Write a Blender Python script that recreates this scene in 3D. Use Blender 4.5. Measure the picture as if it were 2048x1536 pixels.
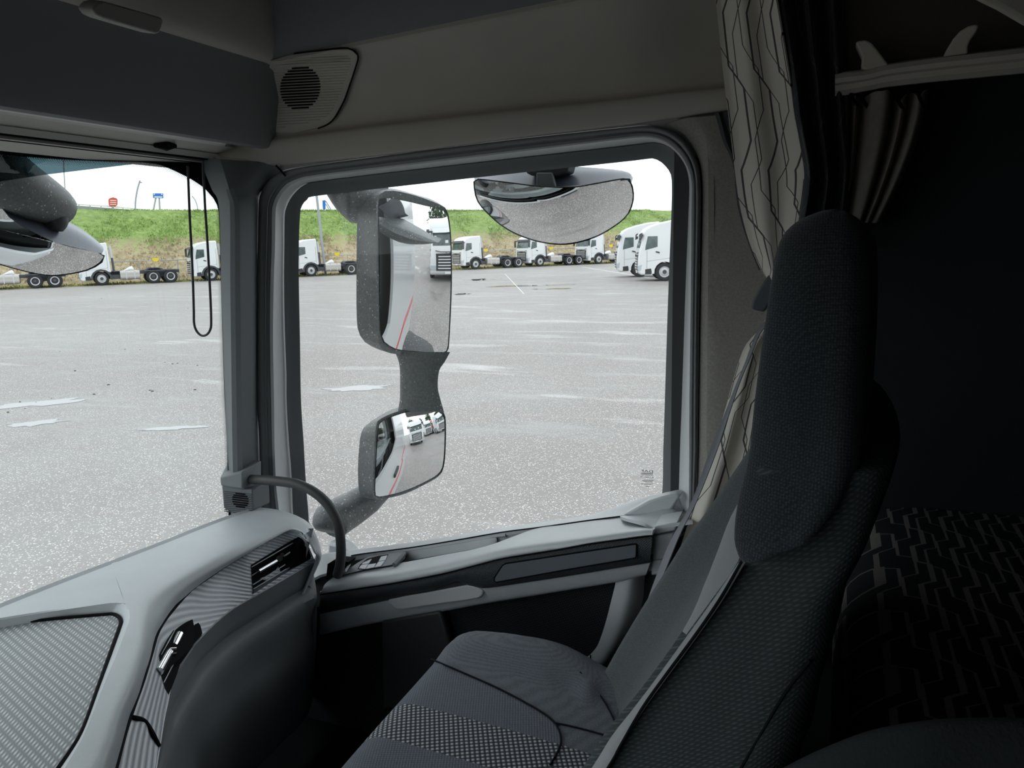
import bpy, bmesh, math, random
from math import sin, cos, pi, radians, sqrt, atan2
from mathutils import Vector as V, Matrix
random.seed(7)
SC = bpy.context.scene
for o in list(bpy.data.objects): bpy.data.objects.remove(o)

# ---------------------------------------------------------------- camera
F = 1540.0
PSI, TH, RHO, H = radians(23.0), radians(10.24), radians(1.5), 2.3
R0 = V((cos(PSI), sin(PSI), 0)); FW = V((-sin(PSI)*cos(TH), cos(PSI)*cos(TH), -sin(TH)))
U0 = V((-sin(PSI)*sin(TH), cos(PSI)*sin(TH), cos(TH)))
CR = R0*cos(RHO) - U0*sin(RHO); CU = U0*cos(RHO) + R0*sin(RHO); CAM = V((0, 0, H))
cd = bpy.data.cameras.new('camera'); cam = bpy.data.objects.new('camera', cd); SC.collection.objects.link(cam)
cam.matrix_world = Matrix(((CR.x, CU.x, -FW.x, CAM.x), (CR.y, CU.y, -FW.y, CAM.y), (CR.z, CU.z, -FW.z, CAM.z), (0, 0, 0, 1)))
cd.sensor_fit = 'HORIZONTAL'; cd.sensor_width = 36.0; cd.lens = F/2048*36; cd.clip_start = 0.02; cd.clip_end = 3000
SC.camera = cam

# ---------------------------------------------------------------- sky, exposure
w = bpy.data.worlds.new('sky'); SC.world = w; w.use_nodes = True
nt = w.node_tree; nt.nodes.clear()
out = nt.nodes.new('ShaderNodeOutputWorld'); bg = nt.nodes.new('ShaderNodeBackground')
tc = nt.nodes.new('ShaderNodeTexCoord'); mp = nt.nodes.new('ShaderNodeMapping'); mp.inputs['Scale'].default_value = (1, 1, 3.2)
nz = nt.nodes.new('ShaderNodeTexNoise'); nz.inputs['Scale'].default_value = 2.2; nz.inputs['Detail'].default_value = 6; nz.inputs['Roughness'].default_value = .55
cr = nt.nodes.new('ShaderNodeValToRGB')
cr.color_ramp.elements[0].position = .32; cr.color_ramp.elements[0].color = (.655, .685, .73, 1)
cr.color_ramp.elements[1].position = .62; cr.color_ramp.elements[1].color = (.86, .885, .91, 1)
L = nt.links.new
L(tc.outputs['Generated'], mp.inputs['Vector']); L(mp.outputs['Vector'], nz.inputs['Vector']); L(nz.outputs['Fac'], cr.inputs['Fac'])
L(cr.outputs['Color'], bg.inputs['Color']); bg.inputs['Strength'].default_value = 1.0; L(bg.outputs['Background'], out.inputs['Surface'])
SC.view_settings.view_transform = 'Standard'; SC.view_settings.look = 'None'; SC.view_settings.exposure = 1.22; SC.view_settings.gamma = 1.0
SC.view_settings.use_curve_mapping = False
SC.cycles.use_denoising = True; SC.cycles.max_bounces = 12; SC.cycles.diffuse_bounces = 6; SC.cycles.transparent_max_bounces = 24
SC.cycles.glossy_bounces = 6; SC.cycles.sample_clamp_indirect = 4.0; SC.cycles.caustics_reflective = False

# ---------------------------------------------------------------- geometry helpers
def ray(x, y): return FW + CR*((x-1024)/F) - CU*((y-768)/F)
def at(x, y, **k):
    d = ray(x, y)
    if 'Y' in k: t = k['Y']/d.y
    elif 'X' in k: t = k['X']/d.x
    elif 'Z' in k: t = (k['Z']-H)/d.z
    elif 'n' in k: t = (k['p']-CAM).dot(k['n'])/d.dot(k['n'])
    else: t = k['d']
    return CAM + d*t
def aY(p, Y=None): return at(p[0], p[1], Y=p[2] if len(p) > 2 else Y)
def aZ(p, Z=None): return at(p[0], p[1], Z=p[2] if len(p) > 2 else Z)
def cr1(p0, p1, p2, p3, t):
    return 0.5*((2*p1) + (p2-p0)*t + (2*p0-5*p1+4*p2-p3)*t*t + (3*p1-p0-3*p2+p3)*t*t*t)
def smooth(pts, n=4, closed=False):
    if n <= 1: return [V(p) for p in pts]
    P = [V(p) for p in pts]; m = len(P); o = []
    for i in range(m if closed else m-1):
        if closed: a, b, c, d = P[(i-1) % m], P[i], P[(i+1) % m], P[(i+2) % m]
        else:
            b, c = P[i], P[i+1]; a = P[i-1] if i else b*2-c; d = P[i+2] if i+2 < m else c*2-b
        for k in range(n): o.append(cr1(a, b, c, d, k/n))
    if not closed: o.append(P[-1])
    return o
def resample(pts, n, closed=False):
    P = [V(p) for p in pts]
    if closed: P.append(P[0])
    s = [0]
    for a, b in zip(P, P[1:]): s.append(s[-1]+(b-a).length)
    o = []; j = 0; m = n if closed else n-1
    for i in range(n):
        t = s[-1]*i/m
        while j < len(s)-2 and s[j+1] < t: j += 1
        f = (t-s[j])/max(1e-9, s[j+1]-s[j]); o.append(P[j].lerp(P[j+1], f))
    return o
def interp(tab, x):
    if x <= tab[0][0]: return tab[0][1]
    for a, b in zip(tab, tab[1:]):
        if x <= b[0]: return a[1]+(b[1]-a[1])*(x-a[0])/(b[0]-a[0])
    return tab[-1][1]

COL = SC.collection
def link(name, me, mat, parent=None, smooth_=True, angle=35):
    o = bpy.data.objects.new(name, me); COL.objects.link(o)
    if mat and not me.materials: me.materials.append(mat)
    if parent:
        o.parent = parent
        o.matrix_parent_inverse = Matrix.Translation(-V(parent.location))
    if smooth_:
        me.polygons.foreach_set('use_smooth', [True]*len(me.polygons))
        if angle: me.set_sharp_from_angle(angle=radians(angle))
    return o
def mesh(name, vs, fs, mat, parent=None, sm=True, angle=35, orient=True):
    me = bpy.data.meshes.new(name); me.from_pydata([tuple(v) for v in vs], [], fs); me.update()
    if orient:
        b = bmesh.new(); b.from_mesh(me); bmesh.ops.recalc_face_normals(b, faces=b.faces); b.to_mesh(me); b.free()
    return link(name, me, mat, parent, sm, angle)
def thing(name, label, cat, loc=(0, 0, 0), group=None):
    o = bpy.data.objects.new(name, None); COL.objects.link(o); o.location = loc; o.empty_display_size = .1
    o['label'] = label; o['category'] = cat
    if group: o['group'] = group
    return o
def tag(o, label, cat, group=None):
    o['label'] = label; o['category'] = cat
    if group: o['group'] = group
    return o
def struct(o): o['kind'] = 'structure'; return o
def sroot(name, loc=(0, 0, 0)):
    o = bpy.data.objects.new(name, None); COL.objects.link(o); o.location = loc; o['kind'] = 'structure'; return o
def sheet(name, rows, mat, parent=None, nu=3, nv=3, thick=.006, flip=None, angle=40, uv=False):
    """surface through a grid of 3D points, smoothed, given thickness away from the room"""
    R = [smooth(r, nu) for r in rows]
    C = [smooth(c, nv) for c in zip(*R)]; R = list(zip(*C))
    h, w_ = len(R), len(R[0]); vs = [p for r in R for p in r]
    fs = [(i*w_+j, i*w_+j+1, (i+1)*w_+j+1, (i+1)*w_+j) for i in range(h-1) for j in range(w_-1)]
    nn = sum((vs[f[2]]-vs[f[0]]).cross(vs[f[3]]-vs[f[1]]).dot((CAM-vs[f[0]]).normalized()) for f in fs)
    if flip is None: flip = nn < 0
    if flip: fs = [tuple(reversed(f)) for f in fs]
    o = mesh(name, vs, fs, mat, parent, True, angle, orient=False)
    if uv:
        ul = o.data.uv_layers.new(name='UVMap')
        for p in o.data.polygons:
            for li in p.loop_indices:
                vi = o.data.loops[li].vertex_index; ul.data[li].uv = ((vi % w_)/(w_-1), (vi//w_)/(h-1))
    if thick:
        m = o.modifiers.new('thick', 'SOLIDIFY'); m.thickness = thick; m.offset = -1
        m = o.modifiers.new('crisp_rim', 'EDGE_SPLIT'); m.split_angle = radians(55); m.use_edge_sharp = True
    return o
def prism(name, pts, vec, mat, parent=None, bevel=0, seg=2, sm=True):
    """polygon face with depth"""
    P = [V(p) for p in pts]; n = len(P); vec = V(vec)
    vs = P+[p+vec for p in P]; fs = [tuple(range(n)), tuple(range(2*n-1, n-1, -1))]+[(i, (i+1) % n, n+(i+1) % n, n+i) for i in range(n)]
    o = mesh(name, vs, fs, mat, parent, sm, 30)
    if bevel:
        m = o.modifiers.new('bevel', 'BEVEL'); m.width = bevel; m.segments = seg; m.limit_method = 'ANGLE'; m.angle_limit = radians(30)
    return o
def tube(name, pts, r, mat, parent=None, n=10, sub=4, closed=False, caps=True):
    P = smooth(pts, sub, closed); m = len(P); vs = []; fs = []; up = None
    rr = r if isinstance(r, (list, tuple)) else None
    for i, p in enumerate(P):
        a = P[(i-1) % m] if (closed or i) else p; b = P[(i+1) % m] if (closed or i < m-1) else p
        t = (b-a).normalized()
        if up is None: up = t.orthogonal().normalized()
        up = (up-t*up.dot(t)).normalized(); s = t.cross(up)
        if rr:
            f = i/(m-1)*(len(rr)-1); k = min(int(f), len(rr)-2); rad = rr[k]+(rr[k+1]-rr[k])*(f-k)
        else: rad = r
        for k in range(n): vs.append(p+up*(cos(2*pi*k/n)*rad)+s*(sin(2*pi*k/n)*rad))
    for i in range(m if closed else m-1):
        for k in range(n):
            j = (i+1) % m; fs.append((i*n+k, i*n+(k+1) % n, j*n+(k+1) % n, j*n+k))
    if caps and not closed: fs += [tuple(range(n-1, -1, -1)), tuple(range((m-1)*n, m*n))]
    return mesh(name, vs, fs, mat, parent, True, 50)
def loft(name, secs, mat, parent=None, ns=4, nr=3, caps=True, angle=50):
    """closed sections joined into one skin, smoothed both ways"""
    S = [smooth(s, ns, True) for s in secs]
    C = [smooth(c, nr) for c in zip(*S)]; S = list(zip(*C)); h, w_ = len(S), len(S[0])
    vs = [p for s in S for p in s]
    fs = [(i*w_+j, i*w_+(j+1) % w_, (i+1)*w_+(j+1) % w_, (i+1)*w_+j) for i in range(h-1) for j in range(w_)]
    if caps: fs += [tuple(range(w_-1, -1, -1)), tuple(range((h-1)*w_, h*w_))]
    return mesh(name, vs, fs, mat, parent, True, angle)
def box(name, lo, hi, mat, parent=None, bevel=0, seg=2):
    x0, y0, z0 = lo; x1, y1, z1 = hi
    return prism(name, [(x0, y0, z0), (x1, y0, z0), (x1, y1, z0), (x0, y1, z0)], (0, 0, z1-z0), mat, parent, bevel, seg)
def bars(name, segs, mat, parent=None):
    """several boxes in one mesh: (lo, hi)"""
    vs, fs = [], []
    for lo, hi in segs:
        b = len(vs)
        for z in (lo[2], hi[2]):
            vs += [(lo[0], lo[1], z), (hi[0], lo[1], z), (hi[0], hi[1], z), (lo[0], hi[1], z)]
        fs += [tuple(b+i for i in f) for f in ((3, 2, 1, 0), (4, 5, 6, 7), (0, 1, 5, 4), (1, 2, 6, 5), (2, 3, 7, 6), (3, 0, 4, 7))]
    return mesh(name, vs, fs, mat, parent, False)

# ---------------------------------------------------------------- materials
def mat(name, col, rough=.6, spec=.4, metal=0, noise=None, bump=None, vor=None, coat=0, sheen=0):
    m = bpy.data.materials.new(name); m.use_nodes = True; t = m.node_tree; b = t.nodes['Principled BSDF']
    c = col if len(col) == 4 else (*col, 1)
    b.inputs['Base Color'].default_value = c; b.inputs['Roughness'].default_value = rough; b.inputs['Specular IOR Level'].default_value = spec
    b.inputs['Metallic'].default_value = metal; b.inputs['Coat Weight'].default_value = coat; b.inputs['Sheen Weight'].default_value = sheen
    tc = t.nodes.new('ShaderNodeTexCoord')
    if noise:   # (scale, amount) mottled tone
        n = t.nodes.new('ShaderNodeTexNoise'); n.inputs['Scale'].default_value = noise[0]; n.inputs['Detail'].default_value = 4
        t.links.new(tc.outputs['Object'], n.inputs['Vector'])
        r = t.nodes.new('ShaderNodeMapRange'); r.inputs['From Min'].default_value = .3; r.inputs['From Max'].default_value = .7
        r.inputs['To Min'].default_value = 1-noise[1]; r.inputs['To Max'].default_value = 1+noise[1]
        t.links.new(n.outputs['Fac'], r.inputs['Value'])
        x = t.nodes.new('ShaderNodeVectorMath'); x.operation = 'SCALE'; x.inputs[0].default_value = c[:3]
        t.links.new(r.outputs['Result'], x.inputs['Scale']); t.links.new(x.outputs['Vector'], b.inputs['Base Color'])
    if bump:    # (scale, strength) grain
        n = t.nodes.new('ShaderNodeTexNoise'); n.inputs['Scale'].default_value = bump[0]; n.inputs['Detail'].default_value = 2
        t.links.new(tc.outputs['Object'], n.inputs['Vector'])
        bn = t.nodes.new('ShaderNodeBump'); bn.inputs['Strength'].default_value = bump[1]; bn.inputs['Distance'].default_value = .002
        t.links.new(n.outputs['Fac'], bn.inputs['Height']); t.links.new(bn.outputs['Normal'], b.inputs['Normal'])
    return m
def N(t, typ, **k):
    n = t.nodes.new(typ)
    for a, b in k.items(): setattr(n, a, b)
    return n
def mth(t, op, a, b=None, c=None):
    n = t.nodes.new('ShaderNodeMath'); n.operation = op
    for i, q in enumerate((a, b, c)):
        if q is None: continue
        if isinstance(q, (int, float)): n.inputs[i].default_value = q
        else: t.links.new(q, n.inputs[i])
    return n.outputs[0]
def ribbed(name, c0, c1, direction, pitch, rough=.45, bumpd=.0008, dir2=None, pitch2=None, spec=.4, strength=.8):
    """ribbed / woven surface: fine ridges along world directions"""
    m = bpy.data.materials.new(name); m.use_nodes = True; t = m.node_tree; b = t.nodes['Principled BSDF']
    tc = N(t, 'ShaderNodeTexCoord')
    def wave(d, p):
        d = V(d).normalized()
        dt = N(t, 'ShaderNodeVectorMath', operation='DOT_PRODUCT'); dt.inputs[1].default_value = tuple(d)
        t.links.new(tc.outputs['Object'], dt.inputs[0])
        s = mth(t, 'SINE', mth(t, 'MULTIPLY', dt.outputs['Value'], 2*pi/p)); return mth(t, 'MULTIPLY_ADD', s, .5, .5)
    h = wave(direction, pitch)
    if dir2: h = mth(t, 'MULTIPLY', h, wave(dir2, pitch2 or pitch))
    mx = N(t, 'ShaderNodeMix', data_type='RGBA'); mx.inputs['A'].default_value = (*c0, 1); mx.inputs['B'].default_value = (*c1, 1)
    t.links.new(h, mx.inputs['Factor']); t.links.new(mx.outputs['Result'], b.inputs['Base Color'])
    bn = N(t, 'ShaderNodeBump'); bn.inputs['Strength'].default_value = strength; bn.inputs['Distance'].default_value = bumpd
    t.links.new(h, bn.inputs['Height']); t.links.new(bn.outputs['Normal'], b.inputs['Normal'])
    b.inputs['Roughness'].default_value = rough; b.inputs['Specular IOR Level'].default_value = spec
    return m
def glass(name, tint=(.93, .96, .95), refl=1.0):
    m = bpy.data.materials.new(name); m.use_nodes = True; t = m.node_tree; t.nodes.clear()
    o = N(t, 'ShaderNodeOutputMaterial'); mx = N(t, 'ShaderNodeMixShader'); tr = N(t, 'ShaderNodeBsdfTransparent'); gl = N(t, 'ShaderNodeBsdfGlossy')
    tr.inputs['Color'].default_value = (*tint, 1); gl.inputs['Roughness'].default_value = .01
    fr = N(t, 'ShaderNodeFresnel'); fr.inputs['IOR'].default_value = 1.45
    g = N(t, 'ShaderNodeNewGeometry')
    t.links.new(mth(t, 'MULTIPLY', fr.outputs['Fac'], refl), mx.inputs['Fac'])
    t.links.new(tr.outputs[0], mx.inputs[1]); t.links.new(gl.outputs[0], mx.inputs[2]); t.links.new(mx.outputs[0], o.inputs['Surface'])
    return m
def lined(name, base, line, sx, sy, width=.05, rough=.85, kink=(.33, .67, .25)):
    """cloth printed with bent vertical hexagon lines, on the sheet's own UV"""
    m = bpy.data.materials.new(name); m.use_nodes = True; t = m.node_tree; b = t.nodes['Principled BSDF']
    uv = N(t, 'ShaderNodeUVMap'); sp = N(t, 'ShaderNodeSeparateXYZ'); t.links.new(uv.outputs['UV'], sp.inputs[0])
    x = mth(t, 'MULTIPLY', sp.outputs['X'], sx); y = mth(t, 'MULTIPLY', sp.outputs['Y'], sy)
    def fam(ph, xo, wd, sgn):
        p = mth(t, 'PINGPONG', mth(t, 'ADD', y, ph), 1.0)
        z = N(t, 'ShaderNodeMapRange'); z.inputs['From Min'].default_value = kink[0]; z.inputs['From Max'].default_value = kink[1]; z.inputs['To Min'].default_value = -kink[2]*sgn; z.inputs['To Max'].default_value = kink[2]*sgn
        t.links.new(p, z.inputs['Value'])
        q = mth(t, 'FRACT', mth(t, 'ADD', mth(t, 'ADD', x, xo), z.outputs['Result']))
        d = mth(t, 'ABSOLUTE', mth(t, 'SUBTRACT', q, .5)); return mth(t, 'LESS_THAN', d, wd)
    f = mth(t, 'MAXIMUM', mth(t, 'MAXIMUM', fam(0, 0, width, 1), fam(.35, .34, width*.5, 1)), fam(.8, .7, width*.5, -1))
    mx = N(t, 'ShaderNodeMix', data_type='RGBA'); mx.inputs['A'].default_value = (*base, 1); mx.inputs['B'].default_value = (*line, 1)
    t.links.new(f, mx.inputs['Factor']); t.links.new(mx.outputs['Result'], b.inputs['Base Color'])
    b.inputs['Roughness'].default_value = rough; b.inputs['Specular IOR Level'].default_value = .15
    return m
def woven(name, c0, c1, scale, rough=.9, strength=.5):
    """fine fabric weave"""
    m = bpy.data.materials.new(name); m.use_nodes = True; t = m.node_tree; b = t.nodes['Principled BSDF']
    tc = N(t, 'ShaderNodeTexCoord'); v = N(t, 'ShaderNodeTexVoronoi'); v.inputs['Scale'].default_value = scale; v.inputs['Randomness'].default_value = .35
    t.links.new(tc.outputs['Object'], v.inputs['Vector'])
    r = N(t, 'ShaderNodeMapRange'); r.inputs['From Min'].default_value = .1; r.inputs['From Max'].default_value = .6; r.inputs['To Min'].default_value = 1; r.inputs['To Max'].default_value = 0
    t.links.new(v.outputs['Distance'], r.inputs['Value'])
    mx = N(t, 'ShaderNodeMix', data_type='RGBA'); mx.inputs['A'].default_value = (*c0, 1); mx.inputs['B'].default_value = (*c1, 1)
    t.links.new(r.outputs['Result'], mx.inputs['Factor']); t.links.new(mx.outputs['Result'], b.inputs['Base Color'])
    bn = N(t, 'ShaderNodeBump'); bn.inputs['Strength'].default_value = strength; bn.inputs['Distance'].default_value = .0008
    t.links.new(r.outputs['Result'], bn.inputs['Height']); t.links.new(bn.outputs['Normal'], b.inputs['Normal'])
    b.inputs['Roughness'].default_value = rough; b.inputs['Specular IOR Level'].default_value = .2; b.inputs['Sheen Weight'].default_value = .15
    return m

M = {}
M['beige'] = mat('warm grey plastic', (.50, .47, .42), .65, .3, bump=(700, .15), noise=(6, .05))
M['dark_panel'] = mat('charcoal panel', (.20, .205, .21), .7, .25, bump=(900, .2))
M['ceiling'] = mat('ceiling cloth', (.26, .26, .27), .95, .1, bump=(500, .3))
M['header'] = mat('header plastic', (.52, .51, .48), .6, .3, bump=(700, .15))
M['black'] = mat('black plastic', (.045, .048, .05), .5, .4)
M['gap'] = mat('shadow gap rubber', (.006, .006, .007), .8, .1)
M['rubber'] = mat('seal rubber', (.20, .207, .215), .5, .5)
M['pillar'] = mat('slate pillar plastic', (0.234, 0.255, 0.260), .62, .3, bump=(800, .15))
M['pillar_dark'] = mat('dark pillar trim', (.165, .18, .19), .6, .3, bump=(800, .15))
M['paint'] = mat('white body paint', (.60, .615, .63), .3, .5, coat=.3)
M['frame_paint'] = mat('door frame paint', (.80, .82, .83), .35, .5)
M['bpillar'] = mat('taupe felt trim', (.35, .335, .30), .95, .1, bump=(400, .5), noise=(260, .12))
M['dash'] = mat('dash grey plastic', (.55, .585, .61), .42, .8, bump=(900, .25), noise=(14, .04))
M['door_grey'] = mat('door grey plastic', (.60, .63, .66), .38, .8, bump=(900, .25), noise=(14, .04))
M['dark_insert'] = ribbed('dark textured insert', (.04, .046, .054), (.105, .118, .134), (1, 0, .9), .0034, .5, .0008, (1, 0, -.9), .0034)
M['plate'] = mat('dark blue grey plate', (.13, .148, .17), .45, .4)
M['fascia'] = ribbed('ribbed fascia', (.34, .37, .43), (.80, .83, .87), (.45, .35, 1), .0052, .40, .0010, spec=.8)
M['dashmesh'] = ribbed('ribbed dash mat', (.30, .32, .335), (.80, .83, .85), (1, .45, 0), .0062, .55, .0008, (.3, 1, 0), .011)
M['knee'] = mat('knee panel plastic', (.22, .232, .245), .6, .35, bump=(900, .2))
M['chrome'] = mat('chrome', (.85, .86, .87), .12, .5, 1)
M['silver'] = mat('silver line', (.55, .57, .6), .35, .5, .8)
M['seat_dark'] = ribbed('seat side weave', (.055, .066, .07), (.12, .137, .143), (0, 1, 1), .0034, .9, .0006, (1, .3, -1), .0034, .15)
M['seat_head'] = woven('seat head cloth', (.028, .034, .04), (.07, .08, .088), 420)
M['seat_cloth'] = woven('seat cloth', (.105, .118, .14), (.23, .255, .295), 560)
M['seat_panel'] = ribbed('seat panel cloth', (.13, .142, .17), (.23, .252, .29), (1, .4, 0), .0042, .9, .0006, (-.4, 1, 0), .0042, .15)
M['seat_dots'] = ribbed('seat dotted stripe', (0.041, 0.046, 0.055), (0.690, 0.713, 0.759), (1, .55, 0), .0072, .9, .0008, (.55, -1, 0), .0072, .15)
M['piping'] = mat('seat piping and lit bolster', (.36, .375, .385), .9, .15, bump=(900, .4))
M['fabric_low'] = ribbed('door pocket cloth', (0.016, 0.018, 0.022), (0.044, 0.050, 0.058), (1, 0, .5), .005, .9, .0006, (.5, 0, -1), .005, .15)
M['belt'] = mat('belt webbing', (.26, .275, .30), .7, .3, bump=(1200, .3))
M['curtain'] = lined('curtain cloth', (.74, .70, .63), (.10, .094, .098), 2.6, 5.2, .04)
M['curtain_shade'] = lined('shaded curtain cloth', (.06, .063, .07), (.12, .115, .11), 3, 5, .04)  # same curtain coloured dark: shade of folds facing away from the windows
M['bunk'] = lined('mattress cloth', (.03, .034, .04), (.26, .25, .23), 20, 30, .07, kink=(.42, .58, .16))
M['rear_wall'] = mat('dark bunk wall', (.035, .04, .043), .95, .1, bump=(300, .4))
M['rail'] = mat('brown grey rail', (.70, .66, .60), .75, .2, bump=(600, .2))
M['mirror'] = mat('mirror glass', (.82, .83, .83), .012, .5, 1)
M['housing'] = mat('mirror housing plastic', (.125, .135, .138), .45, .45, bump=(500, .2), noise=(160, .25))
def specks(m, scale, thr):
    t = m.node_tree; b = t.nodes['Principled BSDF']; lk = b.inputs['Base Color'].links[0].from_socket
    tc = N(t, 'ShaderNodeTexCoord'); v = N(t, 'ShaderNodeTexVoronoi'); v.inputs['Scale'].default_value = scale; t.links.new(tc.outputs['Object'], v.inputs['Vector'])
    sc_ = N(t, 'ShaderNodeSeparateColor'); t.links.new(v.outputs['Color'], sc_.inputs[0])
    f = mth(t, 'MULTIPLY', mth(t, 'LESS_THAN', v.outputs['Distance'], mth(t, 'MULTIPLY', sc_.outputs[1], thr)), mth(t, 'GREATER_THAN', sc_.outputs[0], .45))
    x = N(t, 'ShaderNodeMix', data_type='RGBA'); x.inputs['B'].default_value = (.55, .57, .58, 1); t.links.new(lk, x.inputs['A']); t.links.new(mth(t, 'MULTIPLY', f, .8), x.inputs['Factor']); t.links.new(x.outputs['Result'], b.inputs['Base Color'])
specks(M['housing'], 130, .32)
M['cowl'] = mat('mirror cowl plastic', (.11, .128, .165), .35, .5)
M['glass'] = glass('clear glass', (.95, .97, .965), .35)
M['ws_glass'] = glass('windscreen glass', (.90, .955, .945))
M['smoke'] = glass('smoked visor', (.22, .30, .32), .6)
M['lip'] = mat('console lip highlight plastic', (.78, .775, .75), .3, 1.0, bump=(700, .1))  # paler than the header: windscreen highlight on the lip put into the colour
M['frame_black'] = mat('black window frame', (.16, .17, .175), .5, .5)
M['seat_front'] = woven('seat front cloth', (.062, .073, .077), (.135, .152, .157), 480)
M['floor'] = mat('cab floor mat', (.012, .013, .014), .9, .1)
# ================================================================ outdoors
def ground_mat():
    m = bpy.data.materials.new('worn wet asphalt'); m.use_nodes = True; t = m.node_tree; b = t.nodes['Principled BSDF']
    tc = N(t, 'ShaderNodeTexCoord'); O = tc.outputs['Object']
    def noise(s, d=4, r=.5, scale=None):
        n = N(t, 'ShaderNodeTexNoise'); n.inputs['Scale'].default_value = s; n.inputs['Detail'].default_value = d; n.inputs['Roughness'].default_value = r
        if scale:
            mp = N(t, 'ShaderNodeMapping'); mp.inputs['Scale'].default_value = scale; mp.inputs['Rotation'].default_value = (0, 0, .35); t.links.new(O, mp.inputs['Vector']); t.links.new(mp.outputs[0], n.inputs['Vector'])
        else: t.links.new(O, n.inputs['Vector'])
        return n.outputs['Fac']
    def rng(x, a, b_, lo, hi):
        r = N(t, 'ShaderNodeMapRange'); r.inputs['From Min'].default_value = a; r.inputs['From Max'].default_value = b_; r.inputs['To Min'].default_value = lo; r.inputs['To Max'].default_value = hi
        t.links.new(x, r.inputs['Value']); return r.outputs['Result']
    def mix(f, a, b_):
        x = N(t, 'ShaderNodeMix', data_type='RGBA')
        for i, q in (('Factor', f), ('A', a), ('B', b_)):
            if isinstance(q, tuple): x.inputs[i].default_value = (*q, 1)
            else: t.links.new(q, x.inputs[i])
        return x.outputs['Result']
    v = N(t, 'ShaderNodeTexVoronoi'); v.inputs['Scale'].default_value = 52; t.links.new(O, v.inputs['Vector'])
    stones = rng(v.outputs['Distance'], .12, .45, 1, 0)
    rnd = N(t, 'ShaderNodeSeparateColor'); t.links.new(v.outputs['Color'], rnd.inputs[0])
    stone_bright = mth(t, 'MULTIPLY', stones, rng(rnd.outputs[0], .25, .85, .02, 1.0))
    tone = mix(rng(noise(.11, 5, .6), .35, .65, 0, 1), (.20, .185, .176), (.27, .26, .253))
    tone = mix(rng(noise(.9, 4, .6), .4, .7, 0, .5), tone, (.21, .18, .165))
    col = mix(stone_bright, tone, (.92, .89, .84))
    wet = rng(noise(.33, 6, .62, (1, 3.2, 1)), .53, .66, 0, 1)
    pool = rng(noise(.16, 5, .6, (1, 4.5, 1)), .60, .635, 0, 1)
    col = mix(mth(t, 'MULTIPLY', wet, .4), col, (.09, .085, .08))
    t.links.new(col, b.inputs['Base Color'])
    ro = mth(t, 'MULTIPLY_ADD', wet, -.30, .58); ro = mth(t, 'MULTIPLY', ro, mth(t, 'MULTIPLY_ADD', pool, -.34, 1))
    t.links.new(ro, b.inputs['Roughness']); b.inputs['Specular IOR Level'].default_value = .45
    h = mth(t, 'MULTIPLY', stones, mth(t, 'SUBTRACT', 1, pool))
    bn = N(t, 'ShaderNodeBump'); bn.inputs['Strength'].default_value = .55; bn.inputs['Distance'].default_value = .008
    t.links.new(h, bn.inputs['Height']); t.links.new(bn.outputs['Normal'], b.inputs['Normal'])
    return m
g = 260
struct(mesh('ground', [(-g, -g, 0), (g, -g, 0), (g, g, 0), (-g, g, 0)], [(0, 1, 2, 3)], ground_mat(), None, False))

RB = V((.597, .802, 0)).normalized(); RN = V((-RB.y, RB.x, 0)); RP = V((-53.0, 43.5, 0))
def rowpt(s, off, z=0): return RP+RB*s+RN*off+V((0, 0, z))
def onrow(x, y, off): return at(x, y, n=RN, p=rowpt(0, off))

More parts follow.
